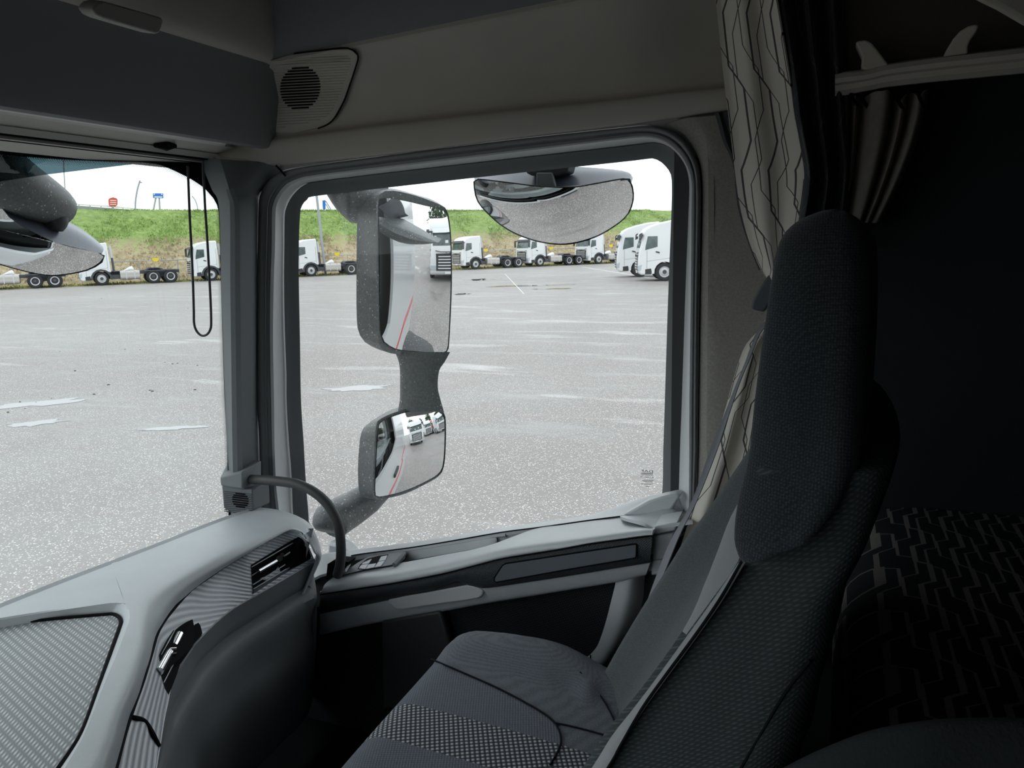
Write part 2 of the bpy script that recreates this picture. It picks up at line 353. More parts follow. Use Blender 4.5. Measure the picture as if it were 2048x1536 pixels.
# embankment
def hill_mat():
    m = bpy.data.materials.new('embankment'); m.use_nodes = True; t = m.node_tree; b = t.nodes['Principled BSDF']
    tc = N(t, 'ShaderNodeTexCoord'); O = tc.outputs['Object']; at_ = N(t, 'ShaderNodeAttribute', attribute_name='zone')
    n1 = N(t, 'ShaderNodeTexNoise'); n1.inputs['Scale'].default_value = 1.6; n1.inputs['Detail'].default_value = 6; n1.inputs['Roughness'].default_value = .7; t.links.new(O, n1.inputs['Vector'])
    n2 = N(t, 'ShaderNodeTexNoise'); n2.inputs['Scale'].default_value = .35; n2.inputs['Detail'].default_value = 3; t.links.new(O, n2.inputs['Vector'])
    def ramp(src, *stops):
        r = N(t, 'ShaderNodeValToRGB'); e = r.color_ramp.elements
        while len(e) < len(stops): e.new(.5)
        for el, (p, c) in zip(e, stops): el.position = p; el.color = (*c, 1)
        t.links.new(src, r.inputs['Fac']); return r.outputs['Color']
    tan = ramp(n1.outputs['Fac'], (.3, (.24, .19, .115)), (.5, (.35, .29, .185)), (.7, (.47, .40, .27)))
    grn = ramp(n1.outputs['Fac'], (.3, (.13, .20, .055)), (.5, (.22, .31, .085)), (.7, (.34, .42, .15)))
    grn2 = ramp(n1.outputs['Fac'], (.3, (.13, .19, .075)), (.7, (.23, .31, .12)))
    mg = N(t, 'ShaderNodeMix', data_type='RGBA'); t.links.new(n2.outputs['Fac'], mg.inputs['Factor']); t.links.new(grn, mg.inputs['A']); t.links.new(grn2, mg.inputs['B'])
    z = mth(t, 'ADD', at_.outputs['Fac'], mth(t, 'MULTIPLY', mth(t, 'SUBTRACT', n1.outputs['Fac'], .5), .9))
    def st(a, b_):
        r = N(t, 'ShaderNodeMapRange'); r.inputs['From Min'].default_value = a; r.inputs['From Max'].default_value = b_; t.links.new(z, r.inputs['Value']); return r.outputs['Result']
    m1 = N(t, 'ShaderNodeMix', data_type='RGBA'); t.links.new(st(.9, 1.1), m1.inputs['Factor']); t.links.new(tan, m1.inputs['A']); t.links.new(mg.outputs['Result'], m1.inputs['B'])
    low = ramp(n1.outputs['Fac'], (.35, (.24, .27, .07)), (.65, (.42, .40, .16)))
    m2 = N(t, 'ShaderNodeMix', data_type='RGBA'); t.links.new(st(.05, .3), m2.inputs['Factor']); t.links.new(low, m2.inputs['A']); t.links.new(m1.outputs['Result'], m2.inputs['B'])
    t.links.new(m2.outputs['Result'], b.inputs['Base Color']); b.inputs['Roughness'].default_value = 1; b.inputs['Specular IOR Level'].default_value = .05
    return m
HM = hill_mat()
rnd = random.Random(3)
CREST = [(-400, 424), (150, 423), (400, 424), (620, 421.6), (900, 418), (1300, 416.6), (1800, 410)]
BOUND = [(-400, 492), (250, 485), (640, 476), (1000, 466), (1240, 460), (1800, 445)]
def zat(tab, off, s):
    # height on the line off metres behind the trucks, where the photograph shows the line tab
    p = rowpt(s, off, 4); d = p-CAM; zc = d.dot(FW)
    x = 1024+F*d.dot(CR)/zc if zc > 5 else (-400 if d.dot(CR) < 0 else 1800)
    x = max(-400, min(1800, x)); return at(x, interp(tab, x), n=RN, p=rowpt(0, off)).z
zc_ = [zat(CREST, 17, s) for s in (0, 20, 40)]; zb_ = [zat(BOUND, 9.5, s) for s in (0, 20, 40)]
zcr = sum(zc_)/3; zbo = sum(zb_)/3
print('crest', zc_, 'bound', zb_)
offs = [0.6, 3.0, 5.0, 7.2, 9.5, 11.3, 13.2, 15.2, 17.0, 18.5, 60.0]
zs_ = [-.02, .10, .9, zbo*.62, zbo, zbo+(zcr-zbo)*.27, zbo+(zcr-zbo)*.55, zbo+(zcr-zbo)*.82, zcr, zcr+.05, zcr-.5]
zone = [0, .25, .7, .85, 1.0, 1.25, 1.5, 1.8, 2, 2, 2]
ns = 150; vs = []; zn = []
for j in range(ns):
    s = -75+j*1.5
    for o_, z_, q in zip(offs, zs_, zone):
        k = .16 if 2 < o_ < 18 else .05
        vs.append(rowpt(s+rnd.uniform(-.3, .3), o_+(rnd.uniform(-.3, .3) if 2 < o_ < 20 else 0), z_+(rnd.uniform(-k, k) if o_ > 1 else 0))); zn.append(q)
k = len(offs)
hill = mesh('hill', vs, [(i*k+j, i*k+j+1, (i+1)*k+j+1, (i+1)*k+j) for i in range(ns-1) for j in range(k-1)], HM, None, True, 0)
a_ = hill.data.attributes.new('zone', 'FLOAT', 'POINT'); a_.data.foreach_set('value', zn); struct(hill)

def blades(name, n, f, mt, kind='stuff'):
    vs, fs = [], []
    for i in range(n):
        p, h, w_ = f(); a = rnd.uniform(0, pi); d = V((cos(a), sin(a), 0))*w_; tip = V((rnd.uniform(-.3, .3)*h, rnd.uniform(-.3, .3)*h, h)); b = len(vs)
        vs += [p-d, p+d, p+tip]; fs.append((b, b+1, b+2))
    o = mesh(name, vs, fs, mt, None, False, orient=False); o['kind'] = kind; return o
GG = mat('green grass blades', (.22, .32, .095), 1, .05, noise=(2, .4)); GT = mat('dry grass blades', (.38, .31, .20), 1, .05, noise=(2, .3)); GY = mat('verge grass blades', (.32, .33, .11), 1, .05, noise=(2, .3))
def hz(off): return interp(list(zip(offs, zs_)), off)
def fg():
    off = rnd.uniform(8.8, 17.3) if rnd.random() < .72 else rnd.uniform(16.4, 17.4); return rowpt(rnd.uniform(-30, 70), off, hz(off)-.05), rnd.uniform(.08, .26), rnd.uniform(.04, .10)
def ft():
    off = rnd.uniform(3.5, 10); return rowpt(rnd.uniform(-30, 70), off, hz(off)-.05), rnd.uniform(.08, .26), rnd.uniform(.05, .12)
def fy():
    off = abs(rnd.gauss(0, 1.1))+.65; return rowpt(rnd.uniform(-30, 70), off, hz(off)-.03), rnd.uniform(.06, .22), rnd.uniform(.03, .08)
for nm, n_, f_, m_, lb in (('green_grass', 30000, fg, GG, 'long green grass on the upper slope of the embankment'), ('dry_grass', 16000, ft, GT, 'dry tan grass on the lower slope of the embankment'), ('verge_grass', 9000, fy, GY, 'yellow green verge grass along the asphalt under the trucks')):
    o = blades(nm, n_, f_, m_); tag(o, lb, 'grass')
DT = mat('kerb soil', (.10, .09, .075), 1, .1)

# road, signs and lamps on the crest
GREY = mat('galvanised steel', (.34, .365, .40), .5, .4, .3); DECK = mat('concrete deck', (.33, .34, .35), .8, .2); WHT = mat('white sign board', (.8, .8, .8), .5, .3)
BLUE = mat('blue sign board', (.04, .17, .60), .5, .3); RED = mat('red sign board', (.62, .09, .07), .5, .3)
def prow(pts, off): return [onrow(x, y, off) for x, y in pts]
dk = sroot('road_ramp', tuple(onrow(200, 424, 42)))
prism('road_deck', prow([(-300, 393), (153, 411), (300, 422), (430, 424), (430, 436), (-300, 440)], 42), RN*6, DECK, dk)
rl = thing('guard_rail', 'white guard rail along the road ramp above the grass', 'guard rail', tuple(onrow(153, 409, 41.5)))
tube('rail', prow([(-300, 389), (0, 401), (153, 408), (220, 412.5), (290, 419)], 41.6), .09, WHT, rl, 6, 1)
for x in range(-40, 280, 22):
    y = interp([(-300, 389), (0, 401), (153, 408), (220, 412.5), (290, 419)], x); tube('post', prow([(x, y), (x, y+6)], 41.6), .06, GREY, rl, 5, 1)
sg = thing('red_sign', 'small red and white roadside sign above the road ramp', 'sign', tuple(onrow(227, 413, 41)))
prism('board', prow([(217, 399), (219, 396.5), (226, 394.6), (233, 396.5), (235, 399), (235, 410), (232, 412.5), (220, 412.5), (217.5, 410)], 41), RN*.2, RED, sg)
for y0 in (400.2, 404.0, 408.0): prism('white_band', prow([(220, y0), (232.5, y0+.2), (232.5, y0+1.6), (220, y0+1.4)], 40.95), RN*.06, WHT, sg)
tube('leg', prow([(226, 412), (226, 440)], 41.1), .12, GREY, sg, 6, 1)
sg = thing('blue_sign', 'blue motorway sign with white band on two legs', 'sign', tuple(onrow(316, 423, 36)))
prism('board', prow([(306, 386.5), (326.5, 386.5), (326.8, 396.5), (306.4, 396)], 36), RN*.2, BLUE, sg)
prism('white_band', prow([(308.5, 392.8), (324.5, 393), (324.5, 395.3), (308.5, 395.1)], 35.95), RN*.06, WHT, sg)
for a, b in ((308.5, 388.3), (323.5, 388.3)): prism('symbol', prow([(a-1.2, b-.8), (a+1.2, b-.8), (a+1.2, b+1.4), (a-1.2, b+1.4)], 35.95), RN*.06, WHT, sg)
tube('leg', prow([(311.5, 396), (304.5, 432)], 36.1), .10, GREY, sg, 6, 1); tube('leg', prow([(318.5, 396), (320, 432)], 36.1), .10, GREY, sg, 6, 1)
sg = thing('blue_sign', 'narrow blue sign seen edge on beside the tall lamp post', 'sign', tuple(onrow(650, 420, 30)))
prism('board', prow([(645.3, 401), (651, 400), (651.5, 419), (646.5, 419.5)], 30), RN*.2, BLUE, sg)
tube('strut', prow([(651.5, 402), (670, 432)], 30.1), .07, GREY, sg, 6, 1); tube('strut', prow([(651.5, 408), (666, 432)], 30.1), .06, GREY, sg, 6, 1)
def lamp(label, pts, off, r, head):
    l = thing('street_lamp', label, 'street lamp', tuple(onrow(*pts[0], off)))
    tube('pole', prow(pts, off), r, GREY, l, 8, 3)
    if head: prism('lamp_head', prow(head, off), RN*.3, GREY, l)
lamp('curved street lamp between the red sign and the blue sign', [(270.5, 424), (271, 403), (273, 388), (276, 374), (280, 361)], 36, .10, [(279, 363.6), (284.5, 364), (284.5, 366), (279.5, 365.6)])
lamp('faint curved street lamp right of the cord loop beyond the crest', [(396.5, 424), (394, 410), (389.5, 399), (384, 392)], 44, .07, None)
lamp('thin straight pole rising behind the front mirror arm', [(131, 424), (130.5, 390), (128, 345), (127, 320)], 44, .07, None)
lamp('tall grey lamp post standing behind the line of trucks', [(652.5, 560), (646, 505), (640, 450), (636, 415), (631, 372)], 2.6, .115, None)
for x, y, rr, sx in ((424, 423, .35, 1), (300, 425, .22, 1), (340, 424, .2, 1)):
    p = onrow(x, y+2, 30); p.z = hz(30); bvs = blades('bush', 160, lambda: (p+V((rnd.gauss(0, rr), rnd.gauss(0, rr), rnd.uniform(0, rr*1.3))), rnd.uniform(.2, .5)*rr, .25*rr), GG, 'thing')
    tag(bvs, {424: 'dark shrub on the crest beside the pillar', 300: 'low shrub on the crest under the blue sign', 340: 'tiny shrub on the crest right of the blue sign'}[x], 'shrub')

# fence behind the trucks
fe = thing('fence', 'wire fence with pale top rail behind the parked trucks', 'fence', tuple(rowpt(0, 3.2)))
tube('top_rail', [rowpt(s, 3.2, 1.78) for s in range(-24, 84, 6)], .035, GREY, fe, 6, 1)
for s in range(-24, 84, 3): tube('post', [rowpt(s, 3.22, 0), rowpt(s, 3.22, 1.8)], .035, GREY, fe, 6, 1)
WIRE = mat('fence wire', (.40, .41, .38), .6, .3, .3)
for k_ in range(5): tube('wire', [rowpt(s, 3.2, .3+.3*k_) for s in range(-24, 84, 12)], .007, WIRE, fe, 4, 1)
YEL = mat('yellow sign plate', (.85, .66, .04), .5, .3)
for x, y, lb in ((311, 519, 'above the chassis of the truck by the cord loop'), (674, 508, 'beside the tall lamp post'), (972, 500, 'left of the truck under the kerb mirror'), (1102.5, 496, 'right of the truck under the kerb mirror'), (1222, 491.5, 'next to the white sleeper trucks')):
    p = onrow(x, y, 3.15); q = thing('warning_plate', 'small yellow plate on the fence '+lb, 'plate', tuple(p))
    prism('plate', [p+RB*a+V((0, 0, b)) for a, b in ((-.24, -.06), (-.12, -.17), (.12, -.17), (.24, -.06), (.24, .12), (-.24, .12))], RN*.03, YEL, q)

# ---------------------------------------------------------------- trucks
M['tyre'] = mat('tyre rubber', (.035, .036, .038), .85, .2, noise=(20, .2)); M['rim'] = mat('white wheel rim', (.52, .53, .54), .4, .4); M['hub'] = mat('dark hub', (.06, .06, .065), .5, .4)
M['chassis'] = mat('chassis grey', (.075, .085, .10), .6, .3); M['tank'] = mat('aluminium tank', (.48, .46, .43), .45, .5, .35); M['twin'] = mat('truck window', (.06, .09, .09), .06, .6, noise=(3, .5))
M['grille'] = mat('grille black', (.03, .033, .036), .4, .4); M['truck_white'] = mat('truck white', (.72, .735, .745), .3, .5, coat=.3); M['arch'] = mat('wheel arch grey', (.07, .075, .08), .7, .2)
M['head'] = mat('headlamp glass', (.45, .5, .54), .15, .6); M['paper'] = mat('paper sheet', (.75, .78, .75), .8, .1); M['redpaint'] = mat('red truck paint', (.55, .02, .02), .3, .5, coat=.3)
def disc(vs, fs, c, y, r0, r1, y1, n=20):
    b = len(vs)
    for k_ in range(n):
        a = 2*pi*k_/n; vs.append((c[0]+cos(a)*r0, y, c[1]+sin(a)*r0)); vs.append((c[0]+cos(a)*r1, y1, c[1]+sin(a)*r1))
    for k_ in range(n): j = (k_+1) % n; fs.append((b+2*k_, b+2*k_+1, b+2*j+1, b+2*j))
def wheel(root, x, side, rear):
    c = (x, .525); s = side; yo = 1.22*s; yi = yo-.32*s if not rear else yo-.6*s
    vs, fs = [], []
    prof = [(.30, yo-.03*s), (.33, yo-.005*s), (.44, yo), (.50, yo-.02*s), (.525, yo-.06*s), (.525, yi+.06*s), (.48, yi), (.3, yi)]
    for (ra, ya), (rb, yb) in zip(prof, prof[1:]): disc(vs, fs, c, ya, ra, rb, yb, 24)
    w_ = mesh('wheel', vs, fs, M['tyre'], root, True, 50)
    vs, fs = [], []
    rp = [(.325, yo-.02*s), (.30, yo-.01*s), (.26, yo-.06*s), (.24, yo-.05*s), (.15, yo+.01*s), (.12, yo+.01*s)] if not rear else [(.325, yo-.02*s), (.30, yo-.01*s), (.245, yo-.03*s), (.235, yo-.16*s)]
    for (ra, ya), (rb, yb) in zip(rp, rp[1:]): disc(vs, fs, c, ya, ra, rb, yb, 24)
    mesh('rim', vs, fs, M['rim'], w_, True, 40)
    vs, fs = [], []
    hp = [(.12, yo+.01*s), (.11, yo+.04*s), (.0, yo+.045*s)] if not rear else [(.24, yo-.16*s), (.13, yo-.14*s), (.12, yo-.03*s), (.09, yo-.0*s), (0, yo)]
    for (ra, ya), (rb, yb) in zip(hp, hp[1:]): disc(vs, fs, c, ya, ra, rb, yb, 16)
    mesh('hub', vs, fs, M['hub'], w_, True, 40)
def xz(name, pts, y0, y1, m, root, bev=0): return prism(name, [(x, y0, z) for x, z in pts], (0, y1-y0, 0), m, root, bev, 3)
def make_truck(sleeper, label, group, paint='truck_white', rears=(3.7, 4.98), papers=False):
    root = thing('semi_truck' if sleeper else 'tractor_truck', label, 'truck', (0, 0, 0), group)
    P = M[paint]; bx = -1.25 if sleeper else -.72; rz = 3.55 if sleeper else 3.28
    arch = [(cos(a)*.66, .525+sin(a)*.64) for a in [radians(d) for d in range(150, -1, -15)]]
    prof = [(bx, .98), (-.62, .98)]+[q for q in arch if q[1] > .9 or q[0] > 0]+[(.72, .40), (1.34, .36), (1.47, .48), (1.53, .85), (1.52, 1.35), (1.44, 1.86), (1.24, 2.62)]
    prof += [(1.22, 2.80), (1.08, 3.02), (.75, 3.20), (.2, 3.36), (-.5, 3.5), (bx, rz)] if sleeper else [(1.20, 2.78), (1.0, 3.0), (.55, 3.16), (0, 3.25), (bx+.12, rz)]
    xz('cab', prof, -1.25, 1.25, P, root, .09)
    sl = lambda z: 1.44-(z-1.86)*.2/.76
    w_ = prism('windscreen', [(sl(1.93)+.012, -1.12, 1.93), (sl(1.93)+.012, 1.12, 1.93), (sl(2.6)+.012, 1.08, 2.6), (sl(2.6)+.012, -1.08, 2.6)], (-.03, 0, 0), M['twin'], root)
    if papers:
        for y_, z_ in ((-.55, 2.1), (.1, 2.06), (.85, 2.3)): prism('paper', [(sl(z_)+.02, y_, z_), (sl(z_)+.02, y_+.16, z_), (sl(z_+.15)+.02, y_+.16, z_+.15), (sl(z_+.15)+.02, y_, z_+.15)], (-.004, 0, 0), M['paper'], w_)
    for s in (1, -1):
        xz('side_window', [(.42, 1.98), (1.12, 1.80), (1.10, 2.02), (.98, 2.58), (.42, 2.58)], 1.238*s, 1.262*s, M['twin'], root)
        xz('door_handle', [(.30, 1.60), (.52, 1.66), (.52, 1.73), (.30, 1.68)], 1.25*s, 1.28*s, M['grille'], root)
        vs, fs = [], []
        for k_ in range(9):
            a = radians(-8+k_*(196/8)); c_, s_ = cos(a), sin(a)
            vs += [(c_*.60, 1.02*s, .525+s_*.60), (c_*.60, 1.275*s, .525+s_*.60), (c_*.76, 1.275*s, .525+s_*.73), (c_*.76, 1.02*s, .525+s_*.73)]
        for k_ in range(8):
            for q in range(4): fs.append((4*k_+q, 4*k_+(q+1) % 4, 4*k_+4+(q+1) % 4, 4*k_+4+q))
        mesh('wheel_arch', vs, fs, P if sleeper else M['arch'], root, True, 30)
        for sx_ in ([(1.02, .72, 1.76), (-.50, 1.2, 2.62)] if True else []): xz('door_seam', [(sx_[0]-.008, sx_[1]), (sx_[0]+.008, sx_[1]), (sx_[0]+.008, sx_[2]), (sx_[0]-.008, sx_[2])], 1.249*s, 1.253*s, M['hub'], root)
        xz('door_seam', [(-.50, 1.33), (1.02, 1.15), (1.02, 1.162), (-.50, 1.342)], 1.249*s, 1.253*s, M['hub'], root)
        wheel(root, 0, s, False)
        for x in rears: wheel(root, -x, s, True)
        xz('headlight', [(1.36, .62), (1.535, .66), (1.535, .90), (1.30, .98)], .88*s, 1.255*s, M['head'], root, .01)
        xz('step', [(.72, .42), (1.12, .42), (1.12, .70), (.78, .74)], 1.2*s, 1.256*s, M['grille'], root)
        xz('mirror', [(1.38, 2.0), (1.52, 2.0), (1.52, 2.62), (1.38, 2.62)] if not sleeper else [(1.34, 2.46), (1.50, 2.40), (1.46, 2.74), (1.30, 2.80)], 1.30*s, 1.50*s, M['arch'], root, .03)
        xz('mirror_arm', [(1.30, 2.60), (1.50, 2.60), (1.48, 2.70), (1.26, 2.70)], 1.10*s, 1.45*s, M['grille'], root)
    gr = prism('grille', [(1.535, -.86, .62), (1.535, .86, .62), (1.535, .92, 1.52), (1.535, -.92, 1.52)], (-.05, 0, 0), M['grille'], root)
    for k_ in range(5):
        z = .72+k_*.155; prism('grille_slat', [(1.56, -.74, z), (1.56, .74, z), (1.56, .76, z+.055), (1.56, -.76, z+.055)], (-.04, 0, 0), P if k_ < 5 else M['grille'], gr)
    prism('grille_brow', [(1.54, -.95, 1.66), (1.55, -.6, 1.60), (1.55, .6, 1.60), (1.54, .95, 1.66), (1.54, .95, 1.70), (1.545, .6, 1.63), (1.545, -.6, 1.63), (1.54, -.95, 1.70)], (-.05, 0, 0), M['grille'], gr)
    tx = bpy.data.curves.new('lettering', 'FONT'); tx.body = 'DAF'; tx.size = .20; tx.extrude = .008; tx.align_x = 'CENTER'
    to = bpy.data.objects.new('lettering_tmp', tx); COL.objects.link(to); dg = bpy.context.evaluated_depsgraph_get(); me = bpy.data.meshes.new_from_object(to.evaluated_get(dg)); bpy.data.objects.remove(to)
    me.transform(Matrix.Translation((1.575, 0, 1.47-.03)) @ Matrix(((0, 0, 1, 0), (1.5, 0, 0, 0), (0, 1, 0, 0), (0, 0, 0, 1)))); me.name = 'lettering'
    link('lettering', me, M['black'], gr, False)
    xz('sun_visor', [(1.28, 2.60), (1.46, 2.60), (1.30, 2.80), (1.20, 2.82)], -1.12, 1.12, M['arch'] if not sleeper else M['truck_white'], root, .01)
    prism('licence_plate', [(1.545, -.26, .46), (1.545, .26, .46), (1.545, .26, .57), (1.545, -.26, .57)], (-.03, 0, 0), WHT, root)
    bars('chassis', [((-5.75, .30, .78), (.6, .42, 1.02)), ((-5.75, -.42, .78), (.6, -.30, 1.02)), ((-5.75, -.42, .8), (-5.6, .42, 1.0)), ((-1.9, -1.0, .45), (-.66, 1.0, .78)), ((-5.3, -.5, .5), (-3.4, .5, .85))], M['chassis'], root)
    bars('catwalk', [((-1.5, -.75, 1.0), (-.7, .75, 1.07))], M['chassis'], root)
    prism('fifth_wheel', [(-3.3, -.45, 1.05), (-3.5, -.5, 1.16), (-4.2, -.5, 1.16), (-4.6, -.3, 1.0), (-4.6, .3, 1.0), (-4.2, .5, 1.16), (-3.5, .5, 1.16), (-3.3, .45, 1.05)], (0, 0, .08), M['chassis'], root)
    bars('mudguard', [((-5.65, 1.22, 1.0), (-3.1, .6, 1.06)), ((-5.65, -.6, 1.0), (-3.1, -1.22, 1.06))], M['chassis'], root)
    for s in (1, -1):
        sec = lambda x: [V((x, s*(1.20), .44)), V((x, s*1.24, .75)), V((x, s*1.20, 1.04)), V((x, s*.72, 1.04)), V((x, s*.66, .75)), V((x, s*.72, .42))]
        tk = loft('fuel_tank', [sec(-1.32), sec(-2.0), sec(-2.72)], M['tank'], root, 3, 1)
        for x in (-1.75, -2.35): bars('strap', [((x-.03, min(s*.7, s*1.25), .43), (x+.03, max(s*.7, s*1.25), 1.05))], M['silver'], tk)
    loft('air_duct', [[V((x, y*wd, 1.05+z*hh)) for y, z in ((-1, 0), (1, 0), (.8, 1), (-.8, 1))] for x, wd, hh in ((-1.66, .25, .04), (-2.0, .3, .22), (-2.3, .3, .32), (-2.42, .28, .10))], M['truck_white'], root, 3, 2)
    if not sleeper:
        tube('exhaust_stack', [(-.92, .95, 1.0), (-.88, .95, 2.0), (-.80, .95, 3.02)], .085, M['chassis'], root, 10, 1); tube('stack_pipe', [(-.86, .95, 2.1), (-.80, .95, 3.05)], .098, M['rim'], root, 10, 1)
    else:
        for s in (1, -1): xz('side_fairing', [(-1.25, 1.0), (-1.25, 3.5), (-1.75, 3.4), (-1.75, 1.0)], 1.16*s, 1.245*s, P, root, .02)
    return root
def copy_tree(o, parent=None):
    c = o.copy(); COL.objects.link(c)
    if parent: c.parent = parent
    for ch in list(o.children): copy_tree(ch, c)
    return c
def place(o, p, head):
    o.location = p; o.rotation_euler = (0, 0, atan2(head[1], head[0]))
day = make_truck(False, 'white day cab tractor half hidden by the front mirror, chassis bare', 'white tractors parked along the embankment')
bpy.context.view_layer.update()
G = 'white tractors parked along the embankment'
row = [(0, 'white day cab tractor just right of the front mirror tip'), (-8.15, 'white tractor with only its rear axles showing below the front mirror'), (8.1, 'white day cab tractor seen behind the black cord loop'),
       (16.5, 'white day cab tractor cut by the left edge of the door window'), (33.0, 'white day cab tractor just right of the big main mirror'), (40.6, 'white day cab tractor under the middle of the kerb mirror'), (48.2, 'white day cab tractor beside the pair of sleeper trucks')]
for i, (s, lb) in enumerate(row):
    o = day if i == 0 else copy_tree(day); o['label'] = lb; place(o, rowpt(s, 1.15), -RB)
slp = make_truck(True, 'nearest white sleeper truck cut by the right edge of the door window', 'white sleeper trucks in the yard', papers=True)
hd = V((-.95, -.31, 0)).normalized(); lf = V((-hd.y, hd.x, 0))
place(slp, at(1329, 562, Z=0)-lf*1.22, hd)
o = copy_tree(slp); o['label'] = 'white sleeper truck standing just behind the nearest sleeper truck'; place(o, at(1280, 554, Z=0)-lf*1.22, hd)

# painted lines on the yard
LINE = mat('worn white line paint', (.62, .61, .59), .7, .3, noise=(3, .25))
def line(label, a, b, wd):
    a, b = at(*a, Z=.004), at(*b, Z=.004); s = (b-a).cross(V((0, 0, 1))).normalized()*wd/2
    tag(prism('painted_line', [a-s, b-s, b+s, a+s], (0, 0, .004), LINE, None), label, 'line')
line('white painted line running toward the sleeper trucks', (1165, 534), (1300, 556), .14)
line('faint painted line on asphalt beside the main mirror', (1010, 548), (1048, 588), .05)
# small dark clods and leaves lying on the asphalt
CL = mat('dark wet clod', (.09, .075, .06), .9, .2)
cl = [(330, 725), (345, 728), (355, 727), (300, 781), (188, 789), (103, 797), (72, 805), (50, 817), (217, 770), (16, 825), (40, 804), (395, 731), (280, 700), (250, 699), (203, 597), (376, 617), (120, 703), (390, 780), (305, 783), (150, 742)]
for i, (x, y) in enumerate(cl):
    p = at(x, y, Z=.0); r_ = rnd.uniform(.010, .022)
    o = loft('clod', [[p+V((cos(a)*r_*k_*1.5, sin(a)*r_*k_, z)) for a in (0, 1, 2, 3, 4, 5)] for k_, z in ((1, 0), (.9, r_*.5), (.3, r_*.8))], CL, None, 1, 1)
    tag(o, 'small dark clod of dirt lying on the wet asphalt seen through the windscreen', 'clod', 'clods of dirt on the asphalt')

# shallow puddles
WAT = mat('dark puddle water', (.055, .052, .042), .04, .6); PAL = mat('wet film with sky sheen', (.36, .36, .365), .42, .7)  # wet film's base colour lightened to stand in for reflected sky
def puddle(label, cx_, cy_, hw, hh, mt, tilt=0, seed=0):
    q = random.Random(seed); pts = []
    for k_ in range(22):
        a = 2*pi*k_/22; r_ = q.uniform(.55, 1.1); pts.append(at(cx_+cos(a)*hw*r_, cy_+sin(a)*hh*r_-cos(a)*hw*r_*tilt, Z=.005))
    tag(prism('puddle', pts, (0, 0, -.003), mt, None, sm=False), label, 'puddle')
puddle('dark puddle nearest the truck beside the main mirror', 958, 559.5, 34, 1.9, WAT, .03, 1)
puddle('long thin dark puddle under the kerb mirror', 1050, 571.5, 95, 1.2, WAT, .025, 2)
puddle('short dark puddle strip below the long thin one', 1108, 577.5, 44, 1.0, WAT, .02, 3)
puddle('dark puddle strip touching the edge of the main mirror', 925, 588, 22, 1.6, WAT, .03, 4)
puddle('wet streak tinted with sky sheen at the left picture edge seen through the windscreen', 70, 807, 110, 6, PAL, .09, 5)
puddle('wet streak tinted with sky sheen beside the windscreen pillar', 345, 856, 75, 4, PAL, .05, 6)
puddle('wet streak tinted with sky sheen left of the mirror neck', 712, 777, 84, 6, PAL, .05, 7)
puddle('faint wet patch tinted with sky sheen below the left wet streak', 70, 846, 70, 6, PAL, .1, 8)
# ================================================================ our own truck outside
OWN = thing('cab_bodywork', 'white outer bodywork of the cab we sit in with red stripes', 'truck body', (-.3, 1.62, .6))
def own(name, pts, mt, d=.02): return prism(name, pts, (0, -d, 0), mt, OWN)
YS = 1.645
sill = [aY(p, YS)+V((0, 0, -.035)) for p in ((640, 1122), (816, 1085.7), (1000, 1056), (1178, 1032), (1297, 995), (1330, 985))]
own('door_skin', [V((-1.50, YS, .62)), V((1.9, YS, .62)), V((1.9, YS, 3.5)), V((-.27, YS, 3.5)), V((-.27, YS, 1.75))]+list(reversed(sill))+[V((-1.50, YS, 1.35))], M['paint'])
own('roof_side', [V((-1.32, YS, 2.60)), V((-.27, YS, 2.64)), V((-.27, YS, 3.5)), V((-1.32, YS, 3.4))], M['paint'])
REDL = mat('red pinstripe', (.55, .03, .05), .4, .4)
for k_ in range(3):
    z = .98+k_*.045
    prism('stripe', [V((x, YS+.003, z+dz+ (.16 if x > .3 else 0))) for x, dz in ((-1.45, 0), (.2, .05), (.2, .066), (-1.45, .016))], (0, -.004, 0), REDL, OWN)
    prism('stripe', [V((x, YS+.003, z+dz)) for x, dz in ((.2, .05), (.75, .32), (1.85, .34), (1.85, .356), (.75, .336), (.2, .066))], (0, -.004, 0), REDL, OWN)
for i, ch in enumerate('XXX'):
    pass
own('door_handle', [V((-.45, YS+.03, 1.30)), V((-.25, YS+.03, 1.33)), V((-.25, YS+.03, 1.38)), V((-.45, YS+.03, 1.35))], M['black'], .04)
prism('front_corner', [aY(p, 1.70) for p in ((676, 1072), (693.6, 1076), (706, 1082), (716.4, 1091), (724, 1101), (720, 1112), (676, 1115))], (0, -.05, 0), M['paint'], OWN, .008)
prism('nose_panel', [(-1.62, -.9, .5), (-1.62, 1.45, .5), (-1.50, 1.62, .5), (-1.50, 1.62, 1.50), (-1.60, 1.45, 1.56), (-1.66, .35, 1.58), (-1.60, -.9, 1.5)], (.03, 0, 0), M['paint'], OWN)

